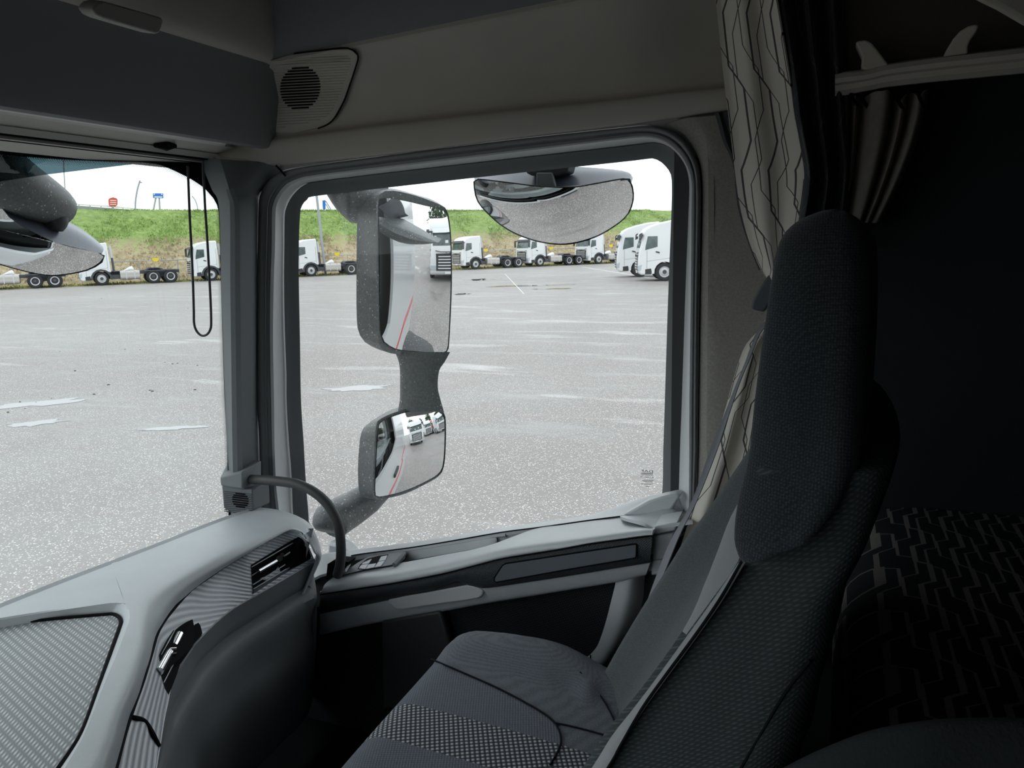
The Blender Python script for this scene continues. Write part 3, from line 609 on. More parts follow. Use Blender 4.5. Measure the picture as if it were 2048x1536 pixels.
# ---------------------------------------------------------------- mirrors
def onsph(x, y, c0, R):
    d = ray(x, y).normalized(); q = CAM-c0; bb = q.dot(d); disc_ = bb*bb-(q.length_squared-R*R)
    return CAM+d*(-bb-sqrt(max(0, disc_)))
def rsamp(ol, n): return [p.to_2d() for p in resample(smooth([V((x, y, 0)) for x, y in ol], 3, True), n, True)]
def mirror_face(name, outline, P0, n, R, mt, parent, rings=10, cnt=64):
    """convex glass: part of a ball of radius R whose nearest point is P0 facing n"""
    c0 = P0-n*R; ol = rsamp(outline, cnt); c = sum(ol, V((0, 0)))/cnt; vs, fs = [], []
    for k_ in range(rings):
        f = 1-k_/rings
        vs += [onsph(c.x+(p.x-c.x)*f, c.y+(p.y-c.y)*f, c0, R) for p in ol]
    vs.append(onsph(c.x, c.y, c0, R)); m = cnt
    for k_ in range(rings-1):
        for j in range(m): fs.append((k_*m+j, k_*m+(j+1) % m, (k_+1)*m+(j+1) % m, (k_+1)*m+j))
    for j in range(m): fs.append(((rings-1)*m+j, (rings-1)*m+(j+1) % m, rings*m))
    if (vs[1]-vs[0]).cross(vs[m]-vs[0]).dot(n) < 0: fs = [tuple(reversed(f)) for f in fs]
    return mesh(name, vs, fs, mt, parent, True, 0, orient=False)
def refl_normal(px, py, t, **k):
    p = at(px, py, **k); d = (p-CAM).normalized(); return (V(t).normalized()-d).normalized(), p
def shell(name, P0, n, R, secs, mt, parent, cnt=56):
    """housing: rings that follow the glass edge and go back behind it; secs = (outline px, distance behind the glass)"""
    c0 = P0-n*R; Q = []
    for ol, dist in secs: Q.append([onsph(p.x, p.y, c0-n*dist, R) for p in rsamp(ol, cnt)])
    for i in range(1, len(Q)):
        b = min(range(cnt), key=lambda s: sum((Q[i][(j+s) % cnt]-Q[i-1][j]).length_squared for j in range(0, cnt, 4))); Q[i] = Q[i][b:]+Q[i][:b]
    vs = [p for r in Q for p in r]; m = cnt
    fs = [(i*m+j, i*m+(j+1) % m, (i+1)*m+(j+1) % m, (i+1)*m+j) for i in range(len(Q)-1) for j in range(m)]
    fs += [tuple(range((len(Q)-1)*m, len(Q)*m))]
    return mesh(name, vs, fs, mt, parent, True, 45)
def grow(ol, k, dx=0, dy=0):
    cx = sum(p[0] for p in ol)/len(ol); cy = sum(p[1] for p in ol)/len(ol)
    return [(cx+(x-cx)*k+dx, cy+(y-cy)*k+dy) for x, y in ol]
SM = thing('side_mirror', 'tall dark grey door mirror assembly with two glasses outside the passenger window', 'mirror', tuple(at(640, 1060, Y=1.75)))
g1 = [(759, 398), (775, 396.5), (810, 402), (850, 411.6), (886, 419.5), (893, 426), (899.5, 467), (901.6, 532), (900.5, 596), (896, 688), (892, 702), (881, 707), (838, 703), (795, 698.6), (775, 688), (765, 676), (761, 640), (759.5, 530), (758, 424)]
n1, p1 = refl_normal(838, 482, (1, -.045, -.012), Y=1.86)
mirror_face('main_glass', g1, p1, n1, 1.5, M['mirror'], SM)
h1f = [(757, 390), (778, 381), (812, 386), (852, 398), (885, 412), (896, 424), (902, 467), (904, 532), (903, 598), (898, 692), (894, 706), (881, 713.5), (836, 711), (793, 708.5), (771, 703), (758, 688), (754.5, 640), (753, 530), (753, 420)]
h1b = [(722, 400), (772, 377), (807, 382), (845, 393), (872, 402), (880, 420), (884, 467), (884, 532), (882, 598), (878, 690), (872, 704), (856, 708), (810, 706), (770, 703), (738, 690), (721, 673), (713.6, 640), (713, 530), (715, 424)]
shell('main_housing', p1, n1, 1.5, [(g1, .004), (h1f, -.003), (h1f, .02), (h1b, .09), (grow(h1b, .82, -2), .15)], M['housing'], SM)
tube('upper_arm', [at(610, 322, Y=1.67), at(672, 358, Y=1.74), at(720, 398, Y=1.86), at(765, 398, Y=1.92)], [.03, .045, .070, .06], M['housing'], SM, 14)
nk = [[aY(p, q) for p, q in zip(((x0, y0), (x0+3, y0), (x1-3, y1), (x1, y1), (x1-8, y1), (x0+12, y0)), (1.86, 1.835, 1.835, 1.86, 1.92, 1.92))] for x0, y0, x1, y1 in ((795, 704, 895, 704), (801, 722, 885, 724), (803, 742, 875, 742), (803, 774, 872.5, 774), (803, 797, 877, 797), (800, 822, 884, 824))]
loft('neck', nk, M['housing'], SM, 3, 3)
g2 = [(757, 857), (764, 843), (795, 830), (825, 822), (854, 817), (866, 818.5), (881, 827), (888, 837), (889, 875), (886.5, 924), (877, 947), (845, 966), (813, 980), (790, 987), (760, 993), (751, 989), (751.5, 950), (754, 900)]
n2, p2 = refl_normal(836, 880, (1, .14, -.10), Y=1.85)
mirror_face('wide_glass', g2, p2, n2, .48, M['mirror'], SM)
h2f = [(752, 852), (760, 838), (792, 824), (824, 815), (856, 809), (869, 811), (884, 821), (891, 834), (892, 876), (889, 926), (879, 951), (846, 971), (814, 986), (790, 993), (757, 999), (746, 993), (746, 950), (748.5, 898)]
h2b = [(727, 856), (768, 826.5), (803, 812), (826, 806), (850, 806), (862, 812), (870, 824), (874, 838), (874, 876), (872, 920), (864, 942), (838, 962), (806, 980), (780, 994), (740, 998), (720, 988), (716, 950), (718, 898)]
shell('wide_housing', p2, n2, .48, [(g2, .004), (h2f, -.003), (h2f, .02), (h2b, .08), (grow(h2b, .82, -2), .13)], M['housing'], SM)
tube('lower_arm', [at(655, 1062, Y=1.70), at(662, 1043, Y=1.72), at(700, 1020, Y=1.80), at(738, 996, Y=1.86), at(768, 978, Y=1.90)], [.035, .056, .052, .046, .03], M['housing'], SM, 16)

KM = thing('kerb_mirror', 'wide grey kerb mirror hanging outside above the passenger window', 'mirror', tuple(at(1110, 350, Y=1.67)))
g3 = [(949, 364), (956, 359.5), (993, 363.5), (1030, 368), (1068.5, 373), (1109, 375.5), (1149, 375.5), (1200, 367), (1249, 358.8), (1260, 366), (1265, 385), (1264, 405), (1251.6, 432), (1217, 458.7), (1181, 476), (1132, 487), (1083, 483), (1037, 468.5), (1002.5, 449), (973, 422), (955, 398)]
n3, p3 = refl_normal(1130, 440, (-.02, .42, -1.0), Y=1.70)
mirror_face('kerb_glass', g3, p3, n3, .42, M['mirror'], KM)
rim3 = [(946.5, 363), (954, 357), (993, 361), (1030, 365.5), (1068.5, 370.5), (1109, 373), (1149, 373), (1200, 364), (1250, 356), (1263, 364), (1268, 385), (1266.5, 406), (1253.5, 434), (1218, 461), (1182, 478.5), (1132, 490), (1082, 485.5), (1036, 471), (1001, 451), (971, 424), (952, 399)]
shell('rim', p3, n3, .42, [(g3, .004), (rim3, -.002), (rim3, .01), (grow(rim3, .9, 0, 2), .03)], M['housing'], KM)
cw = [[at(x, y, Y=Y_) for x, y, Y_ in r] for r in (
    [(949, 361, 1.692), (993, 362, 1.692), (1068, 372, 1.692), (1149, 374, 1.692), (1249, 357, 1.692), (1263, 364, 1.695)],
    [(948, 352, 1.74), (993, 348, 1.73), (1068, 346, 1.735), (1149, 346, 1.735), (1249, 345, 1.73), (1266, 356, 1.73)],
    [(952, 342, 1.755), (993, 334, 1.765), (1068, 330, 1.77), (1149, 333, 1.77), (1244, 341, 1.765), (1264, 352, 1.78)])]
sheet('cowl', cw, M['cowl'], KM, 4, 4, .004, angle=0)
prism('bracket', [at(x, y, Y=1.68) for x, y in ((1048, 330), (1052, 346), (1062, 351), (1112, 351), (1134, 345), (1139, 326))], (0, .05, 0), M['black'], KM, .004)
prism('stay', [at(x, y, Y=1.675) for x, y in ((1072, 345), (1104, 345), (1112, 378), (1072, 378))], (0, .012, 0), mat('stay grey', (.20, .21, .21), .5, .4), KM, .003)

XF = -1.80
FM = thing('front_mirror', 'dark front mirror on a thick arm outside the windscreen corner', 'mirror', tuple(at(60, 380, X=XF)))
g4 = [(-190, 340), (-120, 345), (-60, 372), (0, 412), (15, 432), (50, 456), (100, 480.5), (140, 494), (203, 507.5), (200, 524), (170, 540), (120, 549), (80, 548), (0, 528), (-60, 500), (-130, 450), (-180, 395)]
n4, p4 = refl_normal(90, 515, (.25, .30, -1.0), X=XF)
mirror_face('front_glass', g4, p4, n4, .55, M['mirror'], FM)
rim4 = grow(g4, 1.025, 0, 0)
shell('rim', p4, n4, .55, [(g4, .004), (rim4, -.002), (rim4, .012), (grow(rim4, .9), .04)], M['housing'], FM)
cw = [[at(x, y, X=XF+dx) for x, y, dx in r] for r in (
    [(-190, 340, .03), (-60, 371, .03), (15, 431, .03), (50, 455, .03), (100, 480, .03), (140, 494, .03), (204, 507, .02)],
    [(-190, 330, -.02), (-60, 360, -.02), (20, 412, -.02), (70, 435, -.02), (125, 452, -.02), (165, 470, -.02), (207, 500, 0)],
    [(-190, 320, -.08), (-60, 345, -.08), (20, 398, -.08), (80, 418, -.08), (150, 450, -.08), (190, 478, -.08), (206, 494, -.03)])]
sheet('cowl', cw, M['cowl'], FM, 4, 4, .004, angle=0)
tube('arm', [at(-160, 270, X=-1.74), at(-40, 330, X=-1.76), at(40, 376, X=-1.78), at(100, 406, X=-1.80), at(126, 420, X=-1.81)], [.095, .08, .066, .052, .04], M['housing'], FM, 18)
tube('ball_joint', [at(110, 420, X=-1.79), at(113, 446, X=-1.79), at(112, 460, X=-1.79)], [.03, .026, .016], M['black'], FM, 12)
SV = tag(prism('sun_visor', [at(x, y, X=-1.66) for x, y in ((-420, 422), (-100, 378), (81, 350.5), (260, 329), (300, 322), (320, 250), (-420, 170))], (.006, 0, 0), M['smoke'], None), 'smoked outside sun visor above the windscreen', 'sun visor')

# trucks behind us, seen only in the mirrors
def mtruck(lb, x, y, hd=(-1, 0, 0), red=False):
    o = copy_tree(slp); o['label'] = lb; o['group'] = 'white trucks seen in the door mirrors'; place(o, V((x, y, 0)), V(hd))
    if red:
        for ch in o.children:
            if ch.type == 'MESH' and ch.data.materials and ch.data.materials[0] == M['truck_white'] and ch.name.split('.')[0] in ('cab', 'side_fairing'):
                ch.data = ch.data.copy(); ch.data.materials[0] = M['redpaint']
MT = [('white sleeper truck facing us in the tall main mirror glass', 11.8, 3.35, False), ('white truck seen in the wide mirror left of the red truck', 20, 8.4, False), ('red truck between white trucks in the wide mirror', 24, 11.0, True),
      ('white truck seen in the wide mirror right of the red truck', 15.5, 11.2, False), ('white truck at the right edge of the wide mirror', 12, 15.5, False)]
for lb, x, y, rd in MT: mtruck(lb, x, y, red=rd)
TG = mat('tree foliage', (.06, .10, .05), 1, .05, noise=(1, .4)); TB = mat('tree bark', (.10, .08, .06), 1, .1)
for i, (x, y, h_) in enumerate(((44, 5, 9), (47, 12, 8), (46, 19, 9), (43, 26, 8), (45, 33, 9))):
    t_ = thing('tree', 'dark green tree behind the trucks in the mirrors', 'tree', (x, y, 0), 'trees seen in the mirrors')
    tube('trunk', [V((x, y, 0)), V((x, y, h_*.5))], .25, TB, t_, 8, 1)
    vs, fs = [], []
    for k_ in range(900):
        p = V((rnd.gauss(0, 1), rnd.gauss(0, 1), rnd.gauss(0, 1))).normalized()*rnd.uniform(.5, 1); p = V((x+p.x*2.6, y+p.y*2.6, h_*.62+p.z*h_*.4)); b = len(vs)
        for q in range(3): vs.append(p+V((rnd.uniform(-.5, .5), rnd.uniform(-.5, .5), rnd.uniform(-.5, .5))))
        fs.append((b, b+1, b+2))
    cr_ = mesh('crown', vs, fs, TG, t_, False, orient=False); cr_['kind'] = 'stuff'
# ================================================================ cab shell
# window in the passenger door: pane and the nested frames
W1 = sroot('window_1', tuple(at(960, 1050, Y=1.55)))
GL = [(602.7, 414.8), (608, 405), (618, 397), (632, 392), (780, 374.7), (1000, 350), (1240, 324.4), (1297, 317.6), (1308, 317.6), (1322, 324), (1335.7, 338), (1341.9, 350), (1343.5, 364), (1343, 420), (1336, 600), (1329, 825), (1326.5, 900), (1324, 990), (1310, 1040)]
GLl = [(612, 1070), (618, 1049), (612, 968), (607, 880), (602, 800), (600, 680), (597.7, 560), (598, 475), (600.7, 424.5)]
BK = [(592, 1060), (586, 1028), (583, 950), (577.5, 880), (573, 800), (572.7, 747), (569, 638), (568, 560), (568.5, 500), (569, 436), (572, 417), (581, 397), (595, 380), (610, 369), (634, 364), (780, 346), (1000, 321), (1240, 294), (1295, 287), (1311, 286), (1327, 289.5), (1344, 298), (1359, 313.5), (1370, 330), (1375, 343.6), (1378, 364), (1377, 410), (1368, 600), (1361, 790), (1356, 900), (1353, 985), (1350, 1040)]
LS = [(560, 1060), (558, 1022), (552, 968), (549, 880), (548, 800), (546, 680), (547.6, 560), (550, 500), (551, 426), (554, 407), (562, 391), (577, 374), (601, 361), (634, 353), (780, 335), (1000, 308), (1240, 279), (1281, 275), (1297, 275), (1316.6, 278.6), (1333, 285.5), (1346.6, 295.7), (1360, 309), (1371, 326), (1379.5, 345), (1383.6, 371), (1383, 410), (1381.6, 600), (1378.6, 825), (1378.6, 900), (1378, 988), (1378, 1040)]
SL = [(521, 1060), (521, 1017), (519.5, 880), (515.5, 800), (515.6, 560), (516.5, 500), (518, 417), (521, 389), (534, 364), (556, 346), (595, 334), (780, 309), (1000, 281), (1240, 254.7), (1299, 250), (1329, 256), (1357.6, 270), (1376.7, 289), (1390, 313.5), (1398.6, 336.7), (1401, 371), (1402, 410), (1398, 600), (1396, 825), (1395.6, 900), (1392, 1000), (1391, 1060)]
GLO = GLl+GL
def band(name, A, ya, B, yb, mt, parent, bulge=0, n=240, mid=None):
    a = resample(smooth([aY(p, ya) for p in A], 4), n); b = resample(smooth([aY(p, yb) for p in B], 4), n)
    m1 = [p.lerp(q, .3)+V((0, -bulge, 0)) for p, q in zip(a, b)]; m2 = [p.lerp(q, .7)+V((0, -bulge, 0)) for p, q in zip(a, b)]
    return sheet(name, [a, m1, m2, b] if bulge else [a, b], mt, parent, 1, 3 if bulge else 1, .008, angle=0 if bulge else 40)
band('inner_frame', BK, 1.535, GLO, 1.555, M['frame_black'], W1, .003)
band('painted_frame', LS, 1.488, BK, 1.545, M['frame_paint'], W1, .004)
mid_ = [((a[0]+b[0])/2, (a[1]+b[1])/2) for a, b in zip(resample([V((*p, 0)) for p in SL], 60), resample([V((*p, 0)) for p in LS], 60))]
band('outer_seal', SL, 1.485, mid_, 1.485, M['rubber'], W1, .010)
band('inner_seal', mid_, 1.488, LS, 1.495, M['rubber'], W1, .006)
pane = prism('pane', [aY(p, 1.562) for p in [(595, 400), (640, 380), (1000, 340), (1300, 305), (1345, 310), (1352, 350), (1335, 1010), (1180, 1045), (1000, 1072), (816, 1105), (590, 1130)]], (0, .005, 0), M['glass'], W1, 0, sm=False)
# maker's mark etched on the pane, read from outside
MARK = mat('glass marking', (.03, .035, .06), .6, .3)
def glass_text(txt, x, y, size, name='glass_mark', wide=1.0):
    p = aY((x, y), 1.5605); tx = bpy.data.curves.new('tmp', 'FONT'); tx.body = txt; tx.size = size; tx.align_x = 'CENTER'; tx.align_y = 'CENTER'
    o = bpy.data.objects.new('tmp', tx); COL.objects.link(o); dg = bpy.context.evaluated_depsgraph_get(); me = bpy.data.meshes.new_from_object(o.evaluated_get(dg)); bpy.data.objects.remove(o)
    me.transform(Matrix.Translation(p) @ Matrix.Rotation(radians(-1), 4, 'Y') @ Matrix(((-wide, 0, 0, 0), (0, 0, 1, 0), (0, 1, 0, 0), (0, 0, 0, 1)))); me.name = name
    link(name, me, MARK, pane, False)
glass_text('DAF', 1294.5, 942.5, .0075, wide=1.9)
prism('glass_mark', [aY(p, 1.5605) for p in ((1282, 945.8), (1306, 946.3), (1306, 947.5), (1282, 947))], (0, .0005, 0), MARK, pane)
glass_text('PILKINGTON', 1294, 954.6, .0042, wide=1.15)
for a, b, y in ((1283, 1306, 949.2), (1284, 1307, 960), (1286, 1305, 963), (1282, 1306, 967.6), (1292, 1299, 972.5)):
    prism('glass_mark', [aY(p, 1.5605) for p in ((a, y), (b, y+.3), (b, y+1.1), (a, y+.8))], (0, .0005, 0), MARK, pane)

# dark reveal between the roof trim and the door seal
RV = [(500, 318), (530, 326), (562, 328), (605, 325), (780, 306), (1000, 277), (1240, 249), (1342, 234), (1400, 226), (1470, 216)]
RW_ = [(512, 420), (520, 392), (540, 366), (605, 338), (780, 312), (1000, 284), (1240, 257.5), (1330, 268), (1376, 300), (1430, 345)]
sheet('reveal', [[aY(p, 1.497) for p in RV], [aY(p, 1.50) for p in RW_]], M['rubber'], W1, 3, 1, .01, flip=None)

# windscreen
W2 = sroot('window_2', (-1.4, .35, 1.6))
def wsx(Y, Z): return -1.345-.17*(1-((Y-.35)/1.06)**2)
ws = sheet('pane', [[V((wsx(Y, Z), Y, Z)) for Y in [1.46-.1*k_ for k_ in range(23)]] for Z in (1.45, 1.8, 2.2, 2.62)], M['ws_glass'], W2, 1, 1, 0, angle=0)
FRL = [(-120, 296), (34, 312), (130, 319), (215, 322.5), (279, 323.5), (322, 329), (354, 343), (382, 357), (408, 374), (427, 395), (438, 415), (440, 456), (442.5, 560), (446, 680), (450, 800), (454.5, 880), (457, 960), (458, 1040)]
def onws(x, y):
    Y = 1.2
    for _ in range(30):
        p = at(x, y, X=wsx(Y, 0)); Y = .5*Y+.5*min(1.46, p.y)
    return at(x, y, X=wsx(Y, 0)+.004)
fr = [onws(*p) for p in FRL]
fro = [onws(*p) for p in [(-120, 280), (34, 296), (130, 303), (215, 306), (290, 308), (340, 300), (384, 292), (428, 300), (462, 325), (475, 370), (478, 405), (462, 456), (464, 560), (468, 680), (472, 800), (476, 880), (478, 960), (480, 1040)]]
sheet('frit_border', [resample(fro, 90), resample(fr, 90)], M['gap'], W2, 1, 1, .002)
vs, fs = [], []
ctr = resample(fr, 420); out_ = V((1, 0, 0))
for i, p in enumerate(ctr):
    t_ = (ctr[min(i+1, 419)]-ctr[max(i-1, 0)]).normalized(); nrm = t_.cross(V((1, 0, 0))).normalized()
    q = ctr[i]; 
    if nrm.dot(V((0, -1, 0)))+nrm.dot(V((0, 0, -1)))*1.0 < 0: nrm = -nrm
    for k_ in range(5):
        r_ = .00125-.00019*k_; c_ = p+nrm*(.0012+.0026*k_)+t_*((k_ % 2)*.0018); b = len(vs)
        for j in range(6): a = j*pi/3; vs.append(c_+t_*(cos(a)*r_)+nrm*(sin(a)*r_))
        fs.append(tuple(range(b, b+6)))
fd = mesh('frit_dots', vs, fs, M['gap'], W2, False, orient=False); fd['kind'] = 'stuff'

# A pillar
arows = [[(400, 306, 1.40), (440, 318, 1.40), (490, 322, 1.43), (545, 327, 1.47), (560, 330, 1.49)],
         [(408, 340, 1.395), (450, 350, 1.375), (495, 352, 1.42), (530, 352, 1.47), (556, 347, 1.49)],
         [(424, 380, 1.395), (461, 388, 1.37), (498, 386, 1.42), (512, 386, 1.46), (523, 385, 1.49)],
         [(438, 415, 1.395), (469, 420, 1.365), (500, 420, 1.42), (511, 419, 1.46), (518, 418, 1.49)],
         [(442, 560, 1.395), (470, 560, 1.36), (500, 560, 1.42), (510, 560, 1.46), (516, 560, 1.49)],
         [(446, 680, 1.395), (471.5, 680, 1.36), (500, 680, 1.42), (510, 680, 1.46), (516, 680, 1.49)],
         [(450, 800, 1.395), (473, 800, 1.36), (500, 800, 1.42), (510, 800, 1.46), (516, 800, 1.49)],
         [(455, 920, 1.395), (475, 930, 1.36), (500, 930, 1.42), (512, 930, 1.46), (520, 930, 1.49)],
         [(458, 1060, 1.395), (479, 1060, 1.36), (505, 1060, 1.42), (514, 1060, 1.46), (523, 1060, 1.49)]]
T1 = sroot('trim_1', tuple(at(480, 1050, Y=1.4)))
A3 = [[aY(p) for p in r] for r in arows]
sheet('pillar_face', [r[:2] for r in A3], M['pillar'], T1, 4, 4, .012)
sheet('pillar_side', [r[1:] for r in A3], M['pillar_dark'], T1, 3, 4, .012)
tube('seam', [aY(p, 1.468) for p in ((552, 331), (560, 339), (571, 352))], .0022, M['gap'], T1, 6)

# upper side trim above the door, and the ceiling it carries
WR = sroot('wall_right', (0, 1.5, 2.5))
bot = [(395, 305, 1.42), (440, 319, 1.435), (489, 324.5, 1.45), (526.5, 330, 1.475), (560, 331.5, 1.48), (605, 328, 1.48), (780, 309.5, 1.48), (1000, 281, 1.48), (1240, 252.6, 1.48), (1342, 238.5, 1.48), (1453, 222.6, 1.47), (1660, 192, 1.45)]
cre = [(395, 285), (440, 286), (489, 287), (526, 286), (560, 283), (605, 277), (780, 254), (1000, 228), (1240, 203), (1342, 190), (1453, 178), (1660, 150)]
topy = lambda x: 90-.2045*(x-720)
r0 = [aY(p) for p in bot]
r1 = [aY((p[0], p[1]-7, p[2]-.022)) for p in bot]
r2 = [aY((x, y, 1.44)) for x, y in cre]
r3 = [aY((x, y-18, 1.452)) for x, y in cre]
dent = lambda x: .028 if x > 1400 else .012 if x > 1300 else 0
r4 = [aY((x, .5*(y-18)+.5*topy(x), 1.425+dent(x))) for x, y in cre]
r5 = [aY((x, topy(x)+14, 1.38+dent(x))) for x, y in cre]
def trim_y(x, y):
    c_ = interp(cre, x)-18; return interp([(topy(x), 1.35), (topy(x)+14, 1.38), (.5*c_+.5*topy(x), 1.425), (c_, 1.452), (c_+18, 1.44), (c_+40, 1.45)], y)
r6 = [aY((x, topy(x), 1.35)) for x, y in cre]
sheet('side_trim', [r0, r1, r2, r3, r4, r5, r6], M['beige'], WR, 3, 3, .01, angle=0)
r7 = [p+V((0, -.004, .006)) for p in r6]
# shallow dent where the roof lining meets the rear pillar
CE = struct(sheet('ceiling', [r7, [p+V((0, -.03, .07)) for p in r6], [p+V((0, -.10, .30)) for p in r6], [V((p.x, .9, 3.15)) for p in r6], [V((p.x, .35, 3.2)) for p in r6], [V((p.x, -.4, 3.15)) for p in r6], [V((p.x, -.80, 2.7)) for p in r6]], M['ceiling'], None, 2, 2, .02, angle=0))
CE2 = struct(box('ceiling', (-1.5, -.9, 3.22), (1.1, 1.6, 3.26), M['ceiling'])); 
# B pillar trim
T2 = sroot('trim_2', tuple(at(1450, 900, Y=1.46)))
bl = [(1330, 249), (1362, 264), (1381, 285), (1395, 311), (1402, 336), (1405, 371), (1405, 420), (1401, 600), (1398, 825), (1397, 900), (1394, 1000), (1394, 1100), (1394, 1300)]
tr = [(1375, 236), (1392, 250), (1405, 270), (1413, 300), (1418, 336), (1420, 371), (1421, 420), (1416, 600), (1412, 825), (1411, 900), (1408, 1000), (1408, 1100), (1408, 1300)]
sheet('pillar_face', [[aY((x, y, 1.485)) for x, y in bl], [aY((x, y, 1.462)) for x, y in tr], [aY((max(x, 1440), y-6*(i < 4), 1.455)) for i, (x, y) in enumerate(tr)], [aY((1700 if i < 10 else 1590, min(y, 1300)-(36 if i < 3 else 0), 1.45)) for i, (x, y) in enumerate(tr)]], M['bpillar'], T2, 3, 3, .01, angle=0)

# rear part of the cab: dark bunk walls, left wall with its own door window, floor
RW = sroot('wall_rear', (1.05, .35, 1.2)); box('back_panel', (1.05, -.9, 1.1), (1.1, 1.6, 3.22), M['rear_wall'], RW)
box('side_panel', (.03, 1.47, 1.1), (1.1, 1.52, 3.22), M['rear_wall'], WR)
up = box('upper_side_panel', (-.02, 1.455, 2.545), (1.1, 1.50, 3.22), mat('brown grey lining', (.12, .107, .098), .95, .1, bump=(300, .3)), WR)
LW = sroot('wall_left', (0, -.85, 1.2))
for nm, lo, hi in (('lower_panel', (-1.4, -.87, 1.1), (1.1, -.80, 1.72)), ('rear_panel', (-.25, -.87, 1.72), (1.1, -.80, 3.22)), ('top_panel', (-1.4, -.87, 2.45), (-.25, -.80, 3.22)), ('front_pillar', (-1.4, -.87, 1.72), (-1.2, -.78, 2.45))): box(nm, lo, hi, M['pillar_dark'], LW)
W3 = sroot('window_3', (-.7, -.84, 1.72)); box('pane', (-1.2, -.84, 1.72), (-.25, -.836, 2.45), M['glass'], W3)
struct(box('floor', (-1.5, -.9, 1.08), (1.1, 1.62, 1.12), M['floor']))
struct(box('wall_front', (-1.44, -.9, 1.1), (-1.38, 1.55, 1.50), M['floor']))
struct(box('wall_front', (-1.58, -.9, 2.60), (-1.36, 1.55, 3.24), M['pillar_dark']))
struct(box('wall_right', (-1.44, 1.575, 1.08), (1.1, 1.60, 1.42), M['black']))
struct(box('wall_right', (-1.44, 1.50, 2.62), (-.2, 1.56, 3.24), M['black']))

struct(box('wall_right', (-.30, 1.53, 1.08), (1.1, 1.56, 2.7), M['black']))
# ================================================================ overhead console across the windscreen top
OC = thing('overhead_console', 'dark overhead console with grey lip and beige shelf above the windscreen', 'console', tuple(at(490, 290, Y=1.36)))
YR, YL = 1.37, -.78
def across(name, prof, mt, parent, thick=.012, n=1, yr=YR, ye=1.445):
    P = [aY(p, yr) for p in prof]; P = smooth(P, n)
    return sheet(name, [[V((p.x, y, p.z)) for p in P] for y in (ye, .9, .35, -.2, YL)], mt, parent, 1, 1, thick, angle=25)
across('face_panel', [(478, 291), (492, 288), (500, 270), (520, 210), (536, 160), (548, 131)], M['dark_panel'], OC, n=2)
across('lip', [(430, 290), (432, 285.5), (440, 283.5), (460, 285), (480, 289.5)], M['lip'], OC, n=3, ye=1.40)
across('underside', [(404, 305.5), (410, 302), (430, 290)], M['header'], OC)
across('blind_slot', [(397, 309), (397, 304), (404, 304)], M['gap'], OC)
across('blind_bar', [(396, 318), (398, 314.5), (403, 313), (406, 315)], M['header'], OC)
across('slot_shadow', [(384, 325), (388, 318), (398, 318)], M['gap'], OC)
across('windscreen_rail', [(340, 336), (362, 329), (378, 325), (390, 322)], M['header'], OC)
sh = across('shelf', [(549, 131), (556, 129), (568, 112), (577, 60), (584, -40), (600, -200)], M['beige'], OC, n=3)
tube('lock', [at(309, 291, X=-1.30), at(332, 291, X=-1.295), at(352, 292, X=-1.29)], [.004, .011, .004], M['gap'], OC, 8)
hp = [(185, 19), (189, 11), (196, 5), (208, 2), (265, 18), (323, 35), (327.5, 42), (324, 55), (319.5, 66), (312, 68), (260, 53), (208, 37.5), (194, 31)]
HX = at(330, 55, Y=.62).x
hb = [at(x, y, X=-.99) for x, y in hp]
prism('grab_lip', hb, (-.03, 0, .006), mat('handle plastic', (.45, .44, .41), .5, .3), OC, .008, 3)

# speaker grille in the side trim
SP = thing('loudspeaker', 'ribbed corner loudspeaker grille in the trim above the door', 'speaker', tuple(at(610, 200, Y=1.40)))
so = [(540, 122), (588, 107), (640, 101), (686, 96), (700, 98), (713, 106), (716, 118), (708, 145), (698, 174), (690, 197), (679, 219), (668, 237), (655, 249), (636, 257), (560, 270), (512, 278)]
def spk(x, y, k_=.007): return aY((x, y), trim_y(x, y)-k_)
def inpoly(x, y, P):
    c = False
    for (x0, y0), (x1, y1) in zip(P, P[1:]+P[:1]):
        if (y0 > y) != (y1 > y) and x < (x1-x0)*(y-y0)/(y1-y0)+x0: c = not c
    return c
srow = []
for y in range(100, 276, 11):
    lim = [x for x in range(500, 720) if inpoly(x, y, so)]
    if lim: srow.append([spk(lim[0]+(lim[-1]-lim[0])*q/7, y) for q in range(8)])
sheet('panel', srow, M['beige'], SP, 1, 1, .008, angle=0)
tube('edge_groove', [spk(x, y, .0078) for x, y in so[1:-2]], .0016, M['gap'], SP, 6, 3)
cx, cy = 600, 176
inn = grow(so, .86, -4, -2)
for k_ in range(28):
    y = 112+k_*5.4; xs = [x for x in range(535, 710, 2) if inpoly(x, y+(600-x)*.05, inn)]
    if not xs: continue
    a, b = xs[0], xs[-1]
    half = sqrt(max(0, 1-((y-cy)/43)**2))*40
    segs = [(a, b)] if half < 6 else [(a, cx-half-1), (cx+half+1, b)]
    for x0, x1 in segs:
        if x1-x0 > 4: tube('rib', [spk(x0, y+(600-x0)*.05), spk(x1, y+(600-x1)*.05)], .0011, M['beige'], SP, 5, 1)
for k_ in range(15):
    y = cy-40+k_*5.7; half = sqrt(max(0, 1-((y-cy)/44)**2))*40
    if half > 4: prism('slot', [spk(*p, .0085) for p in ((cx-half, y+half*.05-1.5), (cx+half, y-half*.05-1.5), (cx+half, y-half*.05+1.4), (cx-half, y+half*.05+1.4))], (0, .003, 0), M['gap'], SP)

